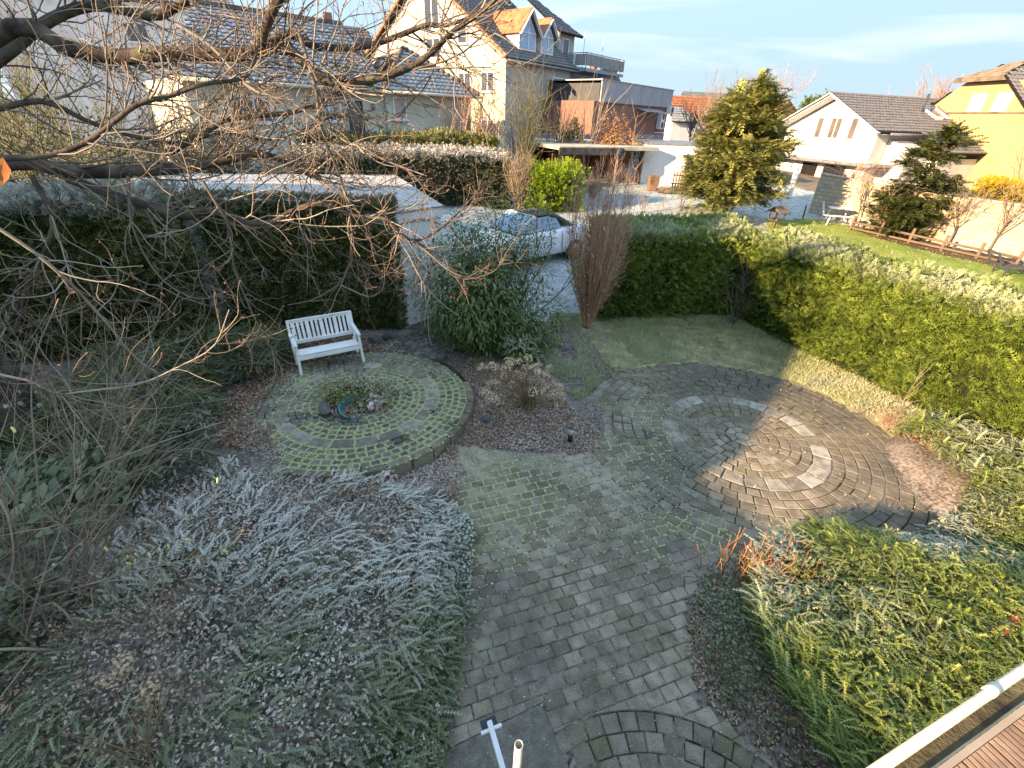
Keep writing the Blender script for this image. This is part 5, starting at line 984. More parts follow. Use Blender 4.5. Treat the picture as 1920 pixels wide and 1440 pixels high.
# ---- yellow house at the right edge
y0 = Q(1890, 141, 34); yz = 1.5; Y1 = thing("yellow_house", "yellow brick house with brown hipped roof at the right edge", "house", (y0.x, y0.y, yz), 0.12); zy = y0.z - yz
MB().box(0, 11, -6, 2.6, -1, zy - .3).build("wall", m_ybrick, Y1)
MB().hexa([(0, 2.601, -1), (11, 2.601, -1), (11, 4.4, -1), (0, 4.4, -1)], [(0, 2.601, zy - .3), (11, 2.601, zy - .3), (11, 4.4, zy - 1.7), (0, 4.4, zy - 1.7)]).build("side_wall", m_ybrick, Y1)
MB().hexa([(0, -6.001, -1), (11, -6.001, -1), (11, -9, -1), (0, -9, -1)], [(0, -6.001, zy - .3), (11, -6.001, zy - .3), (11, -9, zy - 3.2), (0, -9, zy - 3.2)]).build("side_wall", m_ybrick, Y1)
tiles("roof_tiles", Y1, (-.5, 2.9, zy - .05), (0, -1, 0), (3.0, 0, 1.55), [(0, 0), (3.1, 0), (2.6, 1.9), (2.2, 1.9)], m_btile, .26, .3)
tiles("roof_tiles", Y1, (-.6, -.4, zy), (1, 0, 0), (0, 2, 1.6), [(0, -6), (12, -6), (12, 1.5), (2.6, 1.5), (0, 0)], m_tile, .3, .33)
tiles("roof_tiles", Y1, (-.6, 5.2, zy - 2.2), (1, 0, 0), (0, -3, 2.4), [(0, 0), (12, 0), (12, 5), (1.5, 4.5)], m_btile, .3, .33)
MB().box(-.55, -.45, -.5, 2.95, zy - .28, zy - .06).build("fascia", m_btile, Y1); MB().box(-.06, 0, -6, 4.2, q := zy - 2.02, q + .09).build("string_course", m_btile, Y1)
for y in (.62, -.95): win(Y1, fy(-.01), y, zy - 1.9, .95, .98, pane=m_paleblind, sill=False, fr=.05)
# ---- far houses
a = Q(1262, 205, 70); F1 = thing("red_roof_house", "far house with bright red tiled roof beyond the brick block", "house", (a.x, a.y, 2), .35)
zt = a.z - 2; MB().box(0, 7.6, 0, 6, -1, zt - .5).build("wall", m_cream, F1); tiles("roof_tiles", F1, (-.3, -.3, Q(1270, 220, 70).z - 2), (1, 0, 0), (0, 3, 2.9), [(0, 0), (7.2, 0), (8.6, 3.6), (.3, 3.6)], m_redtile, .4, .45)
MB().prism([(-1.5, -2.5), (2.2, -2.5), (2.2, 1), (-1.5, 1)], -1, Q(1270, 228, 68).z - 2).build("annexe", m_stucco, F1); tiles("roof_tiles", F1, (-1.9, -2.9, Q(1270, 228, 68).z - 2), (1, 0, 0), (0, 2.4, 2.2), [(0, 0), (4, 0), (2.4, 2.6), (.6, 2.6)], m_ftile, .4, .4)
a = Q(1275, 190, 85); F2 = thing("brown_roof_house", "long far house with brown and dark roofs against the sky", "house", (a.x, a.y, 2), .2)
zt = a.z - 2; MB().box(0, 16, 0, 8, -1, zt - .8).build("wall", m_cream, F2); tiles("roof_tiles", F2, (-.5, -.3, zt - 1.), (1, 0, 0), (0, 3, 2.0), sq(0, 17, 0, 2.4), m_btile, .5, .5); tiles("roof_tiles", F2, (2, 4, zt + .6), (1, 0, 0), (0, 3, 1.6), [(0, 0), (17, 0), (16, 2.2), (1.4, 2.2)], m_tile, .5, .5)
a = Q(1160, 130, 75); F3 = thing("far_dark_house", "far dark gable roof peeping out beneath the top balcony", "house", (a.x, a.y, 2), .9)
MB().add([(-6, 0, -1), (4, 0, -1), (4, 9, -1), (-6, 9, -1), (-6, 0, a.z - 4), (4, 0, a.z - 5.2), (4, 9, a.z - 5.2), (-6, 9, a.z - 4), (-1, 0, a.z - 2), (-1, 9, a.z - 2)], [(0, 1, 5, 8, 4), (1, 2, 6, 5), (2, 3, 7, 9, 6), (3, 0, 4, 7), (5, 6, 9, 8), (4, 8, 9, 7)]).build("wall", m_btile, F3)
MB().box(-1.4, -.6, 3, 3.8, a.z - 2.6, a.z - 1.6).build("chimney", m_rbrick, F3)
a = Q(1478, 190, 70); F4 = thing("far_copper_house", "small far gable in brown tiles left of the white house", "house", (a.x, a.y, 2), .5)
zt = a.z - 2; MB().add([(-3, 0, -1), (3, 0, -1), (3, 6, -1), (-3, 6, -1), (-3, 0, zt - 1.5), (3, 0, zt - 1.5), (3, 6, zt - 1.5), (-3, 6, zt - 1.5), (0, 0, zt), (0, 6, zt)], [(0, 1, 5, 8, 4), (1, 2, 6, 5), (2, 3, 7, 9, 6), (3, 0, 4, 7), (5, 6, 9, 8), (4, 8, 9, 7)]).build("wall", m_redtile, F4); MB().bar((0, -.1, zt + .05), (3.2, -.1, zt - 1.55), .2, .1).build("verge", m_btile, F4)
# ---- carport
cf = Q(1165, 278, 28.5); cz = float(terr(28.5)); lft = Q(1056, 276, 27.2); ang = math.atan2(cf.y - lft.y, cf.x - lft.x); CP = thing("carport", "open carport with dark fascia and bright frosted roof edge by the meadow", "carport", (lft.x, lft.y, cz), ang); Lc = math.hypot(cf.x - lft.x, cf.y - lft.y); hz = cf.z - cz
m_fasc = M("dark_fascia", [(.03, .03, .033), (.06, .06, .065), (.1, .1, .105)], .8, 3, 7); m_lroof = M("lichen_roof", [(.3, .28, .2), (.42, .4, .3), (.52, .5, .42)], .95, 2, 9, .3, 30, frost=.3)
MB().box(-.2, Lc, -.05, .1, hz - .34, hz).build("fascia", m_fasc, CP); MB().box(-.15, Lc + 2.6, .101, 4.5, hz - .12, hz + .06).build("roof", m_lroof, CP); MB().hexa([(Lc, -.05, hz - .2), (Lc + 2.7, 1.6, hz - .2), (Lc + 2.6, 1.75, hz - .2), (Lc, .1, hz - .2)], [(Lc, -.05, hz), (Lc + 2.7, 1.6, hz), (Lc + 2.6, 1.75, hz), (Lc, .1, hz)]).build("side_fascia", m_fasc, CP)
for i in range(14): MB().box(.3 + i * .33, .3 + i * .33 + .22, 4.5, 6.5, hz + .08, hz + .16).build("roof_sheet", m_wf, CP)
for x, y in ((.1, .1), (Lc - .1, .1), (Lc + 1.4, 1.0), (Lc + 2.5, 1.65), (.1, 4.2), (Lc + 2.4, 4.2)):
    MB().bar((x, y, -.2), (x, y, hz - .13), .11).build("post", m_zn if x > 2 else m_fasc, CP); MB().bar((x, y, hz - .75), (x + .45, y, hz - .2), .07).build("brace", m_zn if x > 2 else m_fasc, CP)
MB().box(-.1, Lc + 2.5, 4.3, 4.4, -.2, hz - .2).build("back_wall", M("maroon_wall", [(.06, .015, .012), (.09, .025, .02)], .8, 2), CP)
for p in range(2):
    for i in range(16):
        z0 = .12 + i * (hz - .6) / 16; mb = MB(); x0 = .35 + p * 1.0
        pts = [(x0 + k * .12, 2.0 + .03 * math.sin(k * 1.9 + i * math.pi), z0 + .01 * math.sin(k * 1.3 + i)) for k in range(9)]; mb.tube(pts, .045, 5); mb.build("woven_lath", m_wood, CP, True)
    MB().bar((x0 - .03, 1.95, -.1), (x0 - .03, 1.95, hz - .4), .06).build("screen_post", m_ptwig, CP)
for i in range(11): MB().bar((Lc + .1, 1.2 + .01, .25 + i * .12), (Lc + 2.2, 2.3, -.05 + i * .12 - .02 * i), .03, .07).build("lath", m_redtile, CP)
# ---- white outbuilding
a = Pt(1208, 352); b = Pt(1300, 356); ang = math.atan2(b.y - a.y, b.x - a.x); OB = thing("white_outbuilding", "low white rendered outbuilding right of the carport", "shed", (a.x, a.y + 1.2, a.z), ang); L_ = 6.5; hz2 = Q(1230, 271, a.y + 1.2).z - a.z
MB().box(0, L_, 0, 5, -.3, hz2).build("wall", m_stucco, OB); MB().box(-.05, L_ + .1, -.06, 5, hz2 + .002, hz2 + .1).build("roof_edge", m_zn, OB); win(OB, fx(-.01), 2.5, hz2 - 1.3, .5, .7, frame=m_zn)
PF = thing("picket_fence", "short brown picket fence before the white outbuilding", "fence", (a.x, a.y + .1, a.z), ang)
for i in range(14): MB().box(1.6 + i * .16, 1.6 + i * .16 + .07, -.05, 0, .05, .9).build("picket", m_wood, PF)
for z in (.25, .7): MB().box(1.55, 3.85, .001, .03, z, z + .07).build("rail", m_wood, PF)
tag(MB().box(-.25, .25, -.2, .2, 0, .8).build("wooden_tub", m_wood, None, bevel=.03, loc=Pt(1222, 358)), "brown wooden tub beside the white outbuilding", "tub")
# ---- garden wall on the right
m_gw = brickmat("sandy_brick", (.6, .47, .31), (.42, .32, .21), (.22, .18, .13), .34, .17); m_gw2 = brickmat("pale_brick", (.62, .52, .39), (.46, .38, .28), (.26, .22, .17), .34, .17)
wp = [Pt(1515, 398), Pt(1640, 432), Pt(1760, 458), Pt(1935, 488)]
for k, (hh_, lab) in enumerate(((1.75, "pale sunlit brick garden wall behind the white garden seat"), (1.75, "sandy brick garden wall section behind the leaning conifer"), (1.8, "long rough sandy garden wall at the right edge below the yellow hedge"))):
    p, q = wp[k], wp[k + 1]; ang = math.atan2(q.y - p.y, q.x - p.x); L_ = math.dist(p[:2], q[:2]); t = thing("garden_wall", lab, "wall", (p.x, p.y, p.z), ang); dzz = q.z - p.z
    MB().hexa([(0, 0, -.4), (L_ - .01, 0, dzz - .4), (L_ - .01, .25, dzz - .4), (0, .25, -.4)], [(0, 0, hh_), (L_ - .01, 0, dzz + hh_), (L_ - .01, .25, dzz + hh_), (0, .25, hh_)]).build("wall", (m_gw2, m_gw, m_gw2)[k], t)
    MB().hexa([(0, -.04, hh_ + .003), (L_ - .02, -.04, dzz + hh_ + .003), (L_ - .02, .29, dzz + hh_ + .003), (0, .29, hh_ + .003)], [(0, -.04, hh_ + .07), (L_ - .02, -.04, dzz + hh_ + .07), (L_ - .02, .29, dzz + hh_ + .07), (0, .29, hh_ + .07)]).build("coping", m_gw2, t, bevel=.01)

# ---- unseen house added at the left, shaped and turned sunward to shade the garden
sa_ = math.atan2(SUN.y, SUN.x); ax = Vector((-math.cos(sa_), -math.sin(sa_), 0)); wx = Vector((-ax.y, ax.x, 0)); c0 = ax * -12
NB = thing("shading_house", "unseen gabled house added left of the garden to cast shade", "house", (c0.x, c0.y, 0), math.atan2(wx.y, wx.x))
pr = [(3.5, 0), (16.8, 0), (16.8, 5.7), (10.15, 10.9), (3.5, 5.7)]
MB().extrude([(x, 0, z) for x, z in pr], (0, 11, 0)).build("wall", m_cream, NB); k = math.hypot(6.65, 5.2)
tiles("roof_tiles", NB, (3.2, -.3, 5.56), (0, 1, 0), (6.65, 0, 5.2), sq(0, 11.6, 0, k + .4), m_tile); tiles("roof_tiles", NB, (17.1, -.3, 5.56), (0, 1, 0), (-6.65, 0, 5.2), sq(0, 11.6, 0, k + .4), m_tile)
MB().box(-9, 3.49, .5, 8, 0, 5.2).build("extension_wall", m_cream, NB); MB().box(-9.2, 3.49, .3, 8.2, 5.21, 5.42).build("flat_roof", m_zn, NB)
for x in (5, 8.4, 12): win(NB, fx(-.01), x, 1.1, 1.4, 1.3, mull=2); win(NB, fx(-.01), x, 3.8, 1.4, 1.2, mull=2)
# ================================================================= foreground cherry tree
tb = Pt(40, 815); tb = np.array((tb.x - .15, tb.y, tb.z)); t = thing("cherry_tree", "bare old cherry tree whose branches fill the upper left", "tree", tb); out, tips = [], []
trunk = curve([tb + (0, 0, -.2), tb + (.08, .02, .9), tb + (-.1, 0, 1.9), tb + (.2, -.1, 3.1), tb + (.6, -.25, 3.9)], 16); out.append((trunk, np.linspace(.46, .3, 16), 9))
tubes("trunk", [(trunk - tb, np.linspace(.46, .3, 16))], 12, m_bark, t)
top = trunk[-1]
def limb(px, r0, r1, n=26, start=None):
    pts = [np.array(tuple(Q(*p))) for p in px]
    if start is not None: pts = [start] + pts
    c = curve(pts, n); return c, np.linspace(r0, r1, n)
LB = []
LB.append(limb([(0, 62, 5.6), (128, 91, 5.6), (219, 106, 5.6), (328, 100, 5.6), (456, 102, 5.6), (489, 95, 5.6), (547, 89, 5.6)], .085, .05, start=top))
LB.append(limb([(544, 92, 5.6), (578, 127, 5.5), (609, 148, 5.5), (646, 157, 5.5), (692, 150, 5.5), (734, 140, 5.5), (776, 122, 5.5), (812, 96, 5.5), (846, 62, 5.5), (890, 31, 5.5), (935, -6, 5.5)], .05, .018, 40))
LB.append(limb([(489, 95, 5.6), (520, 72, 5.65), (547, 65, 5.7), (583, 84, 5.7), (604, 88, 5.7), (656, 90, 5.75), (708, 81, 5.8), (760, 62, 5.8), (799, 47, 5.8), (833, 48, 5.8), (864, 39, 5.8), (906, 21, 5.8)], .045, .014, 36))
LB.append(limb([(480, 95, 5.6), (490, 70, 5.5), (507, 29, 5.4), (528, -10, 5.3)], .055, .035, 12))
LB.append(limb([(0, 310, 5.0), (128, 321, 5.0), (255, 321, 5.1), (365, 310, 5.2), (440, 296, 5.3), (474, 288, 5.4), (530, 300, 5.5), (600, 340, 5.6)], .082, .022, 30, start=top - (0, 0, .6)))
LB.append(limb([(313, 288, 5.3), (380, 250, 5.4), (437, 222, 5.5), (547, 211, 5.6), (600, 190, 5.7), (649, 164, 5.7), (700, 160, 5.8)], .035, .008, 26))
LB.append(limb([(128, 335, 5.0), (219, 368, 5.0), (292, 390, 5.0), (350, 405, 5.0), (381, 395, 5.0), (428, 401, 5.0), (459, 417, 5.0), (512, 417, 5.0), (544, 398, 5.1), (600, 382, 5.1), (662, 404, 5.2), (725, 411, 5.2), (756, 443, 5.2), (787, 450, 5.3), (828, 426, 5.3), (866, 392, 5.4), (912, 339, 5.4)], .05, .007, 50))
LB.append(limb([(-20, 299, 4.2), (50, 295, 4.2), (109, 288, 4.3), (175, 259, 4.4), (255, 197, 4.5), (321, 179, 4.6), (383, 157, 4.7), (456, 146, 4.8), (478, 109, 4.9), (480, 70, 5.0)], .024, .014, 30))
LB.append(limb([(381, 340, 4.7), (410, 390, 4.7), (428, 426, 4.7), (441, 507, 4.7), (475, 592, 4.7), (500, 639, 4.7), (519, 679, 4.7), (512, 729, 4.7), (481, 754, 4.7)], .016, .006, 26))
LB.append(limb([(-15, 420, 3.4), (60, 470, 3.4), (120, 520, 3.4), (159, 560, 3.5), (208, 615, 3.5), (234, 649, 3.5), (271, 685, 3.5), (297, 703, 3.5), (281, 740, 3.5), (250, 771, 3.5), (190, 792, 3.5)], .018, .006, 30))
LB.append(limb([(0, 110, 6.2), (90, 40, 6.4), (180, 10, 6.5), (290, 30, 6.6), (350, 0, 6.6)], .07, .045, 18, start=top + (0, .3, .2)))
LB.append(limb([(-10, 205, 5.2), (80, 190, 5.2), (160, 225, 5.3), (230, 250, 5.4), (330, 268, 5.5), (420, 250, 5.6), (520, 262, 5.7), (640, 215, 5.8), (720, 240, 5.8)], .03, .007, 34))
LB.append(limb([(330, 45, 5.2), (400, 90, 5.2), (470, 165, 5.2), (560, 200, 5.2), (640, 260, 5.2), (720, 300, 5.2), (800, 330, 5.2)], .02, .006, 26))
LB.append(limb([(560, 60, 5.4), (590, 160, 5.3), (605, 250, 5.2), (640, 340, 5.2), (660, 440, 5.2), (645, 520, 5.2), (590, 560, 5.2), (540, 572, 5.2)], .02, .006, 30))
LB.append(limb([(630, 470, 5.2), (700, 505, 5.2), (770, 515, 5.2)], .01, .005, 10)); LB.append(limb([(640, 535, 5.2), (690, 556, 5.2), (715, 545, 5.2), (720, 528, 5.2)], .01, .005, 10)); LB.append(limb([(756, 440, 5.3), (800, 470, 5.3), (860, 522, 5.3), (920, 512, 5.4), (945, 488, 5.4)], .01, .004, 14))
LB.append(limb([(60, 330, 4.6), (100, 420, 4.5), (60, 520, 4.4), (20, 600, 4.4), (-10, 640, 4.4)], .025, .012, 16)); LB.append(limb([(240, 330, 4.9), (250, 430, 4.8), (300, 520, 4.8), (370, 560, 4.8), (430, 545, 4.9)], .016, .006, 20)); LB.append(limb([(-10, 700, 2.9), (55, 715, 2.9), (110, 738, 2.9), (150, 735, 2.9), (260, 720, 3.0), (330, 690, 3.1), (400, 650, 3.2), (430, 580, 3.2)], .012, .004, 24))
for c, r in LB:
    out.append((c, r, 5)); Ln = np.linalg.norm(np.diff(c, axis=0), axis=1).sum()
    for _ in range(int(Ln * 15)):
        i = rng.integers(2, len(c) - 1); d = unit((c[i] - c[i - 1])[None])[0] + rng.normal(0, .75, 3) * (1, .7, 1)
        rr = min(r[i] * .55, .011) * rng.uniform(.5, 1.)
        grow(out, tips, c[i], d, rng.uniform(.35, 1.15) * (1.25 if r[i] > .02 else .7), max(rr, .0035), 1 if rng.random() < .75 else 0, .17, rng.choice([.28, .15, -.12]), 4, .45, .9, 7, .45)
out = [(p, r, k) for p, r, k in out if p[:, 1].min() > 1.6 and k != 9]
th_ = [(p - tb, r) for p, r, k in out if r[0] > .02]; fi_ = [(p - tb, r) for p, r, k in out if r[0] <= .02]
tubes("limbs", th_, 8, m_bark, t)["kind"] = "stuff"; tubes("twigs", fi_, 4, m_twig, t, np.clip(rng.normal(.72, .3, len(fi_)), 0, 1))["kind"] = "stuff"
# buds on spurs
bp = np.concatenate([p[rng.integers(1, len(p), 3)] for p, r, k in out if k < 2] + [np.array(tips)]); n = len(bp); scatter("buds", [diamond(.035, .014, .004), diamond(.028, .012, .003)], bp - tb, frames(rdir(n) + (0, 0, .4), rdir(n)), rng.uniform(.5, 1.1, n), m_bud, t)["kind"] = "stuff"
# withered leaves, one by one
dl = [Q(815, 85, 5.5), Q(822, 100, 5.5), Q(757, 105, 5.5), Q(677, 70, 5.7), Q(630, 110, 5.6), Q(545, 417, 5.1), Q(485, 480, 4.8), Q(495, 518, 4.8), Q(634, 372, 5.1), Q(690, 367, 5.2), Q(780, 545, 5.3), Q(905, 40, 5.7), Q(128, 330, 4.3), Q(640, 365, 5.1), Q(618, 350, 5.2), Q(35, 500, 4.2)]
lm = [np_mesh("withered_leaf", *leaf6(.11, .035, .016, .03), m_dead), np_mesh("withered_leaf", *leaf6(.085, .028, -.012, .04), m_dead)]
for q in dl: o = link("withered_leaf", lm[rng.integers(2)], t, q - Vector(tb)); o.rotation_euler = (rng.normal(-1.5, .4), rng.normal(0, .4), rng.random() * 6)
lf_ = Q(4, 348, 3.0); o = link("withered_leaf", np_mesh("withered_leaf", *leaf6(.17, .11, .02, .03), M("orange_leaf", [(.3, .09, .03), (.42, .15, .05)], .7, 9, 4, trans=.3)), t, lf_ - Vector(tb)); o.rotation_euler = (1.3, .2, .3)
# ivy on the trunk
n = 420; ii = rng.integers(3, 12, n); a_ = rng.random(n) * 6.28; pp = trunk[ii] + np.stack([np.cos(a_) * .45, np.sin(a_) * .45, rng.normal(0, .1, n)], 1); iv = thing("trunk_ivy", "ivy climbing the thick trunk at the left edge", "ivy", tb)
pp = pp[fbm(a_ * 1.2, pp[:, 2], 1.5, 3) > .45]; n = len(pp); scatter("leaves", [leaf6(.085, .08, .008, .015)], pp - tb, frames(rdir(n) * .5 - (0, 0, .6), np.column_stack([pp[:, 0] - tb[0], pp[:, 1] - tb[1], np.full(n, .4)])), rng.uniform(.6, 1.2, n), m_ivy, iv, None, np.clip(rng.normal(.4, .3, n), 0, 1))
# ================================================================= hazel in the lower left
hz0 = np.array((-4.55, 2.55, .3)); t = thing("hazel_shrub", "leafless hazel with pale twigs and yellow catkins in the lower left corner", "shrub", hz0); out, tips = [], []
EX = [[(45, 1170, 2.5), (100, 1130, 2.45), (150, 1200, 2.35), (95, 1240, 2.2), (75, 1320, 2.0), (15, 1382, 1.9)], [(40, 1130, 2.6), (100, 1115, 2.55), (200, 1085, 2.5), (300, 1060, 2.45), (390, 1040, 2.4), (443, 1016, 2.4)], [(0, 935, 2.6), (18, 980, 2.55), (25, 1050, 2.5), (8, 1110, 2.45), (-15, 1150, 2.4)], [(95, 1232, 2.2), (150, 1245, 2.2), (205, 1253, 2.2)], [(300, 1062, 2.45), (306, 1100, 2.4), (300, 1132, 2.4)], [(285, 1066, 2.45), (280, 1110, 2.4), (277, 1145, 2.4)], [(60, 960, 3.2), (180, 880, 3.2), (300, 830, 3.3), (420, 790, 3.4)], [(20, 1180, 3.0), (160, 990, 3.1), (280, 850, 3.2), (340, 780, 3.3)], [(-10, 1060, 2.8), (120, 960, 2.9), (280, 880, 3.0), (380, 830, 3.1)], [(60, 1400, 2.6), (90, 1150, 2.7), (70, 900, 2.9), (60, 700, 3.1), (110, 560, 3.2)], [(120, 1100, 2.9), (200, 940, 3.0), (230, 760, 3.1), (300, 650, 3.2)]]
for e in EX:
    c, r = limb(e, .0125, .005, 16); out.append((c, r, 3))
    for _ in range(5): i = rng.integers(2, 15); grow(out, tips, c[i], unit((c[i] - c[i - 1])[None])[0] + rng.normal(0, .5, 3), rng.uniform(.15, .5), .0035, 1, .15, .1, 3, .5)
for _ in range(27): grow(out, tips, hz0 + rng.normal(0, .25, 3) * (1, 1, 0), (rng.uniform(-.5, 1.1), rng.uniform(-.6, .9), 1.3), rng.uniform(1.3, 2.6), rng.uniform(.007, .016), 2, .1, .02, 5, .42, .8)
out = [(p, r, k) for p, r, k in out if np.linalg.norm(p - np.array([0, 0, CAM_H]), axis=1).min() > 1.9]
fine = [(p - hz0, r) for p, r, k in out]; tubes("twigs", fine, 4, m_ptwig, t, np.clip(rng.normal(.4, .3, len(fine)), 0, 1))["kind"] = "stuff"
m_cat = M("catkin", [(.5, .42, .12), (.62, .55, .2), (.7, .64, .3)], .8, 9, 4); cm = MB().tube([(0, 0, 0), (0, .002, -.012), (0, .003, -.03), (0, 0, -.046), (0, 0, -.05)], [.003, .0085, .0095, .008, .003], 7).mesh("catkin", m_cat, True)
for x, y in ((238, 1042), (252, 1037), (277, 1036), (297, 1028), (314, 1020), (333, 1024), (346, 1010), (236, 1055), (137, 1170), (160, 1162), (220, 1203), (38, 1262), (60, 1355), (10, 1320), (175, 1252), (415, 1030), (195, 1025), (98, 1058), (408, 895), (20, 800)):
    q = Q(x, y, 2.42); o = link("catkin", cm, t, q - Vector(hz0)); o.rotation_euler = (rng.normal(.2, .3), rng.normal(0, .4), 0); s = rng.uniform(.8, 1.2); o.scale = (s, s, s)
shrub("bare_shrub", "tangle of pale leafless twigs left of the raised terrace below the cherry", (-5.6, 4.6, .35), 2.3, .9, 18, m_ptwig, .011, 6, 2, .13, .03)
shrub("bare_shrub", "dense leafless thicket against the ivy-clad trunk at the left edge", (-7.4, 4.9, .3), 2.4, .8, 12, m_twig, .014, 6, 2, .13, .03)
# ================================================================= bare trees and shrubs in the neighbourhood
def bare_tree(label, base, h, crown, mats, n=9, r=.1, depth=3, kids=5, cat="tree", name="bare_tree", trop=.16):
    base = np.array(tuple(base), float); t = thing(name, label, cat, base); out, tips = [], []
    tr = curve([base - (0, 0, .3), base + rng.normal(0, .05, 3) + (0, 0, h * .25), base + rng.normal(0, .1, 3) + (0, 0, h * .45)], 8); out.append((tr, np.linspace(r, r * .7, 8), 4))
    for _ in range(n): i = rng.integers(3, 8); a = rng.random() * 6.28; grow(out, tips, tr[i], (math.cos(a) * crown, math.sin(a) * crown, 1), h * rng.uniform(.35, .6), r * .5, depth - 1, .13, trop, kids, .5, .9)
    tubes("trunk", [(tr - base, np.linspace(r, r * .7, 8))], 7, mats[0], t); rest = [(p - base, q) for p, q, k in out if k != 4]; o = tubes("branches", rest, 3, mats[1], t, rng.random(len(rest))); o["kind"] = "stuff"; return t
gm = (m_bark, m_gtwig); tm_ = (m_bark, m_twig); rm = (m_bark, m_rtwig); pm_ = (m_ptwig, m_ptwig)
for k, (x, y, Y, h, lab) in enumerate(((60, 330, 12.5, 5.2, "olive-twigged bare tree at the far left behind the conifer hedge"), (190, 330, 14, 5.0, "dense bare bush with mossy twigs left of the bungalow"), (300, 320, 16, 4.6, "bare tree with greenish twigs in front of the frosted bungalow roof"), (20, 250, 17, 6.5, "tall bare tree at the upper left edge"), (420, 330, 18, 3.6, "reddish bare bush before the cream bungalow wall"))):
    q = Q(x, y, Y); bare_tree(lab, (q.x, q.y, float(terr(Y))), h, .75, gm if k < 4 else rm, 16, .07, 3, 6)
q = Q(400, 300, 18); t = thing("dark_evergreen", "dark frosted evergreen bush behind the garage roof", "shrub", (q.x, q.y, float(terr(18)))); blob_leaves(t, T_fern, (q.x, q.y, 2.3), (2.2, 1.5, 2.2), 3800, m_yew, .1, 2.0, .6, 10, .6, o=(q.x, q.y, float(terr(18)))); q2 = Q(120, 260, 15); t = thing("dark_evergreen", "tangled green ivy-clad bush at the far left above the conifer hedge", "shrub", (q2.x, q2.y, float(terr(15)))); blob_leaves(t, [leaf6(.12, .06)], (q2.x, q2.y, 2.6), (3.2, 1.5, 1.9), 3000, m_per, .1, 1., .1, 12, .5, o=(q2.x, q2.y, float(terr(15))), seed=8)
# by the gabled house
for x, yb, Y, h, sp, n, mt, lab in ((905, 285, 29, 3.6, .28, 40, m_ptwig, "tall pale bare shrub before the gable corner"), (870, 280, 28.5, 3.3, .55, 26, m_rtwig, "spreading bare shrub left of the gable corner"), (985, 285, 29.5, 4.2, .25, 45, m_gtwig, "upright olive bare shrub before the shaded facade"), (1045, 285, 31, 3.2, .35, 26, m_twig, "bare lilac below the house balconies"), (1090, 290, 31, 3.6, .4, 22, m_ptwig, "slender pale tree below the lower balcony")):
    q = Q(x, yb, Y); shrub("bare_shrub", lab, (q.x, Y, float(terr(Y))), h + (q.z - float(terr(Y))) * .6, sp, n, mt, .03, 6, 1)
q = Pt(972, 396); t, tp = shrub("vase_shrub", "vase-shaped brown bare shrub at the end of the dark hedge", q, 2.5, .38, 60, m_ptwig, .022, 7, 1)
q = Q(1148, 285, 31); b_ = (q.x, q.y, float(terr(31))); t = thing("copper_hedge_bush", "copper-leaved beech bush behind the carport", "shrub", b_); blob_leaves(t, [leaf6(.16, .09, .02, .03)], (q.x, q.y, b_[2] + 1.9), (1.6, 1.2, 1.7), 2200, m_dead, .1, 1., 0, 10, .3, .15, o=b_); out, tips = [], []
for _ in range(16): grow(out, tips, np.array(b_), (rng.normal(0, .4), rng.normal(0, .4), 1), rng.uniform(2.6, 4.2), .03, 1, .08, .1, 4, .4)
fine = [(p - np.array(b_), r) for p, r, k in out]; tubes("branches", fine, 4, m_ptwig, t, rng.random(len(fine)))
q = Q(1068, 270, 32); b_ = (q.x, q.y, float(terr(32))); t = thing("columnar_yew", "narrow dark columnar conifer below the balcony", "tree", b_); blob_leaves(t, T_fern, (q.x, q.y, b_[2] + 1.7), (.6, .6, 2.2), 900, m_yew, -.4, 2.2, 0, 6, .5, o=b_, seed=3)
# far crowns on the skyline
for x, yb, Y, h, mt, lab in ((1345, 215, 60, 5.5, pm_, "pale bare tree on the skyline left of the conifer"), (1400, 215, 62, 6.5, pm_, "tall pale bare tree on the skyline behind the conifer"), (1450, 215, 58, 6.0, rm, "pinkish bare tree on the skyline right of the conifer"), (1300, 235, 52, 3.5, tm_, "small bare fruit tree before the red roof"), (1320, 240, 45, 3.5, pm_, "tangled bare bush left of the big conifer"), (1720, 225, 46, 4.6, rm, "copper bare tree behind the dark roof ridge"), (1760, 220, 45, 5.0, rm, "rusty bare tree before the yellow house"), (1800, 225, 42, 4.6, pm_, "pale feathery bare tree beside the yellow house"), (1690, 222, 48, 4.0, pm_, "low pale bare tree at the left end of the rusty trees")):
    q = Q(x, yb, Y); bare_tree(lab, (q.x, Y, float(terr(Y))), h + 1.2, .55, mt, 18, .09, 3, 5, trop=.3)
for x, yb, Y, h, lab in ((1525, 205, 60, 3.0, "small far conifer top left of the white house"),):
    q = Q(x, yb, Y); b_ = (q.x, Y, float(terr(Y))); t = thing("far_conifer", lab, "tree", b_); blob_leaves(t, T_fern, (q.x, Y, q.z), (1.3, 1.3, 2.4), 600, m_thuja, -.3, 4., 0, 6, .4, o=b_)
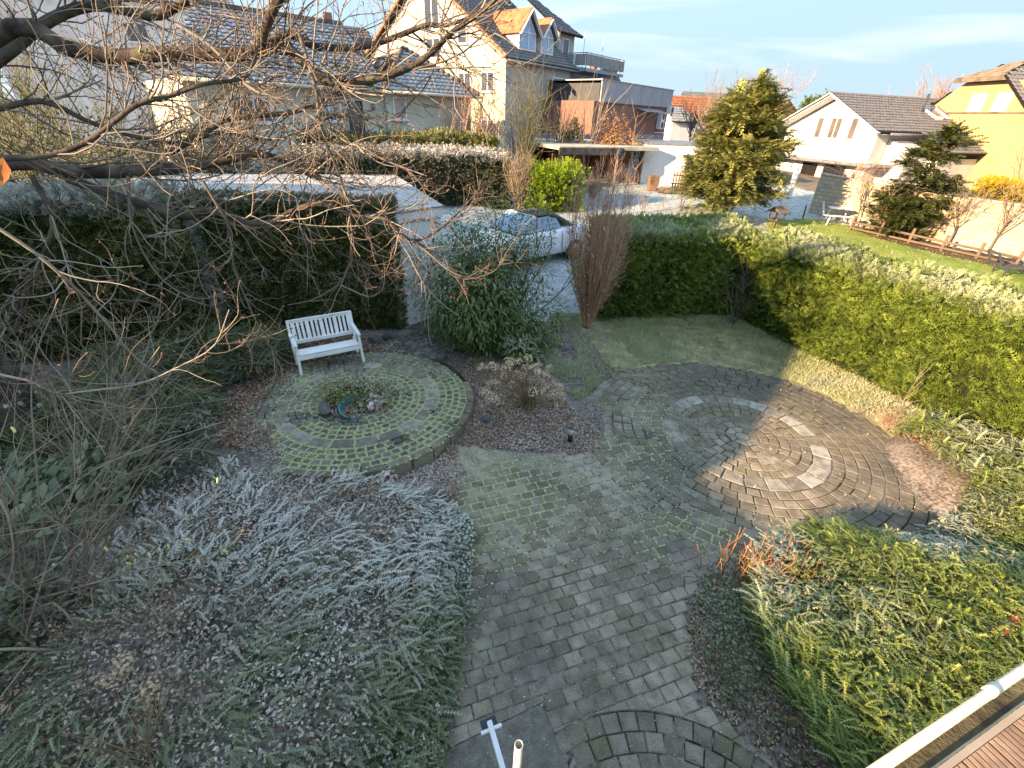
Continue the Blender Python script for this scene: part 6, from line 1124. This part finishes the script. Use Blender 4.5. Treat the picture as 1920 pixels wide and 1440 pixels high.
# ================================================================= big conifer
m_fir = M("fir_needles", [(.03, .042, .015), (.095, .115, .042), (.2, .22, .085), (.34, .34, .16)], .8, .8, 5, tint=True, trans=.1)
def conifer(label, base, h, wid, n, mat, seed, lean=(0, 0), low=.18, size=2.2, name="conifer", shape=.75, dens=26):
    base = np.array(tuple(base), float); rs = np.random.default_rng(seed); t = thing(name, label, "tree", base); L_, D_ = [], []; br = []
    for i in range(n):
        f = rs.random() ** 1.05; z = h * (low + (1 - low) * f); w_ = wid * ((1 - f) ** shape * .95 + .06) * rs.uniform(.65, 1.15) * (1 if f > .12 else .8); a = rs.random() * 6.28
        d = np.array([math.cos(a), math.sin(a), rs.uniform(-.12, .28)]); o = np.array([lean[0] * z / h, lean[1] * z / h, z]); br.append((np.array([o - (0, 0, .1), o + d * w_ * .5, o + d * w_ * .95]), np.array([.035, .022, .008])))
        m = max(4, int(dens * w_)); s = rs.random(m) ** .6 * w_; side = np.cross(d, [0, 0, 1.]); off = rs.normal(0, .16, m) * (w_ * .55 + .2) * (1.1 - s / w_ * .6)
        L_.append(o + d * s[:, None] + side * off[:, None] + np.column_stack([np.zeros((m, 2)), rs.normal(0, .05, m) - .05 * s])); D_.append(d[None] * .9 + side * np.sign(off)[:, None] * .5 + rs.normal(0, .35, (m, 3)) + np.array([0, 0, .15]))
    m = 60; L_.append(np.array([lean[0], lean[1], h]) + rs.normal(0, .1, (m, 3)) - np.column_stack([np.zeros((m, 2)), rs.random(m) * h * .12])); D_.append(rs.normal(0, .5, (m, 3)) + (0, 0, 1))
    loc = np.concatenate(L_); d = np.concatenate(D_); n = len(loc); scatter("foliage", T_fern, loc, frames(d, np.tile([0, 0, 1.], (n, 1)) + rdir(n) * .3), rng.uniform(.7, 1.3, n) * size, mat, t, np.clip(rng.normal(.5, .22, n) + .1 * (loc[:, 2] / h - .5), 0, 1))
    tubes("trunk", [(np.array([(0, 0, -.3), (lean[0] * .3, lean[1] * .3, h * .3), (lean[0] * .95, lean[1] * .95, h * .95)]), np.array([.17, .13, .03]) * h / 6)], 8, m_bark, t); tubes("branches", br, 4, m_bark, t)["kind"] = "stuff"; return t
cb = Pt(1352, 416); ch = Q(1440, 148, cb.y).z - cb.z; cx_ = Q(1440, 148, cb.y).x - cb.x
conifer("large blue-green fir with layered boughs beyond the back hedge", cb, ch, 2.5, 230, m_fir, 4, (cx_ * .55, .0), .14, 2.4, "fir_tree", .65, 32)
q = Q(1375, 175, cb.y + .6); conifer("second slimmer fir top joined to the large fir on its left", (cb.x - .1, cb.y + .7, cb.z), ch * .92, 1.9, 120, m_fir, 6, (-.3, 0), .2, 2.4, "fir_tree", .65, 28)
a = Pt(1672, 442); b = Q(1785, 262, a.y - .2); conifer("leaning dark conifer before the sandy garden wall", a, b.z - a.z + .3, 1.35, 120, m_yew, 8, (b.x - a.x, 0), .06, 2.1, "leaning_conifer", .25, 34)
a = Pt(1560, 405); t = thing("ivy_post", "old tree stump wrapped in ivy beside the white garden seat", "ivy", a); blob_leaves(t, [leaf6(.1, .09, .01, .01)], (a.x, a.y, a.z + .8), (.3, .3, 1.0), 700, m_per, .3, 1., 0, 8, .3, o=a); tubes("stump", [(np.array([(0, 0, -.2), (.05, 0, .8), (.1, 0, 1.7)]), np.array([.16, .13, .1]))], 8, m_bark, t)
shrub("weeping_shrub", "pollarded weeping shrub with reddish twigs before the white house", a + Vector((.3, .2, 1.5)), 1.8, 1.6, 26, m_rtwig, .02, 6, 1, .14, -.25)
hedge("golden_hedge", "golden yellow clipped hedge above the garden wall at the right edge", "hedge", wp[2] + Vector((1.2, .7, 1.2)), wp[3] + Vector((.6, 1.0, 1.2)), 1.0, 1.1, 420, T_yew, M("golden_leaf", [(.2, .13, .01), (.36, .26, .03), (.5, .38, .06)], .8, 2, 4, tint=True), 1.8, 0, 0, .1, "ftl", zfun=lambda x, y: hgt(x, y) + 1.25)
# ================================================================= fruit garden by the wall
for k, (x, y, h, lab) in enumerate(((1600, 425, 2.6, "young pale fruit tree tied to a stake before the sunlit wall"), (1640, 438, 2.7, "forked young fruit tree in the middle of the log fence"), (1775, 462, 3.0, "pale bare fruit tree right of the leaning conifer"), (1740, 455, 2.4, "thin fruit tree with two leaning stems near the log fence"), (1850, 475, 3.0, "espaliered pale fruit tree on the right garden wall"), (1905, 478, 3.4, "many-branched pale fruit tree at the right edge"), (1880, 440, 4.2, "tall pale bare tree before the yellow hedge"))):
    p = Pt(x, y); bare_tree(lab, p, h, .6, pm_, 11, .035, 2, 6, name="fruit_tree", trop=.1)
for k, (x, y, x2, y2, lab) in enumerate(((1588, 412, 1612, 352, "leaning wooden stake left of the first fruit tree"), (1630, 425, 1672, 350, "long wooden stake before the sandy wall"), (1640, 428, 1655, 385, "short wooden stake propped beside the log fence"), (1712, 440, 1738, 375, "orange wooden stake right of the leaning conifer"), (1505, 412, 1512, 385, "little wooden peg by the bird house lawn"))):
    p = Pt(x, y); q = Q(x2, y2, p.y + .1); tag(MB().bar(tuple(p - Vector((0, 0, .1))), tuple(q), .06, .06).build("wooden_stake", m_ptwig, bevel=.01), lab, "stake", "fruit garden stakes")
lf0, lf1 = Pt(1592, 432), Pt(1900, 502); t = thing("log_fence", "low fence of pale round logs along the fruit bed", "fence", lf0); dv = lf1 - lf0
for z in (.12, .36): MB().tube([(0, 0, z), tuple(dv + Vector((0, 0, z)))], .045, 8).build("log_rail", m_ptwig, t, True)
for k in range(6): p = dv * (k / 5); MB().tube([tuple(p + Vector((0, 0, -.2))), tuple(p + Vector((.05, 0, .62)))], .055, 8).build("log_post", m_ptwig, t, True)
bed = patch("fruit_bed", [tuple(v[:2]) for v in (Pt(1588, 424), Pt(1650, 436), Pt(1760, 461), Pt(1920, 490), Pt(1920, 512), Pt(1760, 478), Pt(1640, 447))], .2, .03, M("bed_soil", [(.05, .03, .022), (.1, .06, .04), (.16, .1, .06)], 1., 3, 8, .8, 30))
# bird house
b0 = Pt(1450, 428); t = thing("bird_house", "wooden bird house with pitched roof on a post beyond the hedge", "bird house", b0, .5); hz = Q(1450, 412, b0.y).z - b0.z
MB().bar((0, 0, -.2), (0, 0, hz), .07).build("post", m_wood, t); MB().box(-.3, .3, -.25, .25, hz, hz + .04).build("floor", m_wood, t)
for x in (-.24, .24):
    for y in (-.19, .19): MB().bar((x, y, hz + .04), (x, y, hz + .34), .04).build("corner_post", m_wood, t)
for s in (-1, 1): MB().extrude([(-.36, 0, hz + .56), (-.36, s * .34, hz + .3), (.36, s * .34, hz + .3), (.36, 0, hz + .56)], (0, 0, .03)).build("roof_panel", m_btile, t)
MB().add([(-.28, -.24, hz + .34), (-.28, .24, hz + .34), (-.28, 0, hz + .54)], [(0, 1, 2)]).build("gable", m_wood, t)
# white garden seat, statue, lounger
b0 = Pt(1565, 420); t = thing("white_garden_seat", "small white garden table with seats before the sunlit wall", "seat", b0, -.3); mw = M("white_plastic", [(.7, .7, .7), (.76, .76, .76)], .5, 4)
MB().box(-.45, .45, -.3, .3, .68, .72).build("table_top", mw, t, bevel=.01); MB().box(-.75, .75, -.75, -.5, .42, .45).build("seat", mw, t, bevel=.01); MB().bar((-.72, -.5, .42), (-.85, -.3, .95), .05).build("backrest", mw, t)
for x, y in ((-.5, -.6), (.5, -.6), (-.4, .25), (.4, .25)): MB().bar((x, y, 0), (x * .8, y * .8, .68 if y > 0 else .42), .05).build("leg", mw, t)
b0 = Pt(1478, 372); z1 = Q(1488, 308, b0.y).z - b0.z; t = thing("statue", "slim pale garden statue beside the fir", "statue", b0); loft([[(r * math.cos(a), r * math.sin(a) * .8, z * z1) for a in np.linspace(0, 6.28, 9)[:-1]] for r, z in ((.2, 0), (.2, .1), (.13, .14), (.17, .4), (.15, .6), (.19, .72), (.07, .82), (.1, .9), (.08, .98), (.02, 1.0))], "figure", m_stucco, t, 1)
b0 = Pt(1885, 522); t = thing("metal_lounger", "dark metal garden lounger frame on the shaded lawn at the right edge", "lounger", b0, -.25); mm = m_anth
MB().bar((-.3, 0, .35), (1.6, 0, .35), .05).build("side_rail", mm, t); MB().bar((-.3, .6, .35), (1.6, .6, .35), .05).build("side_rail", mm, t); MB().bar((-.3, 0, .35), (-.55, 0, .8), .05).bar((-.3, .6, .35), (-.55, .6, .8), .05).bar((-.55, 0, .8), (-.55, .6, .8), .05).build("backrest", mm, t)
for x in (-.1, 1.4):
    for y in (0, .6): MB().bar((x, y, 0), (x, y, .35), .05).build("leg", mm, t)
for k in range(9): MB().bar((-.2 + k * .2, 0, .37), (-.2 + k * .2, .6, .37), .1, .02).build("slat", mm, t)
# meadow saplings
for x, y, h, lab in ((1248, 408, 2.2, "thin pale sapling on the frosted meadow"), (1205, 400, 1.2, "tiny bare shrub on the frosted meadow near the hedge end"), (1275, 402, .9, "very small bare shrub before the back hedge"), (1178, 385, 1.5, "bare twiggy shrub at the meadow edge by the carport")):
    shrub("meadow_sapling", lab, Pt(x, y), h, .3, 2 if h > 2 else 7, m_ptwig, .018, 6, 1)
for k in range(26):
    pass
q = Pt(1110, 372); shrub("dry_perennials", "row of dry brown perennial stalks before the carport", q, 1.3, .9, 80, m_twig, .012, 4, 1)
for x, y, lab in ((1275, 362, "log pile lying before the white outbuilding"),):
    p = Pt(x, y); t = thing("log_pile", lab, "logs", p)
    for k in range(7): a_ = rng.normal(0, .25); MB().tube([(-1.0 + rng.normal(0, .2), k * .12 - .4, .1 + .06 * (k % 2)), (1.1 + rng.normal(0, .3), k * .12 - .4 + a_, .1 + .06 * (k % 2))], .09, 7).build("log", m_bark, t, True)
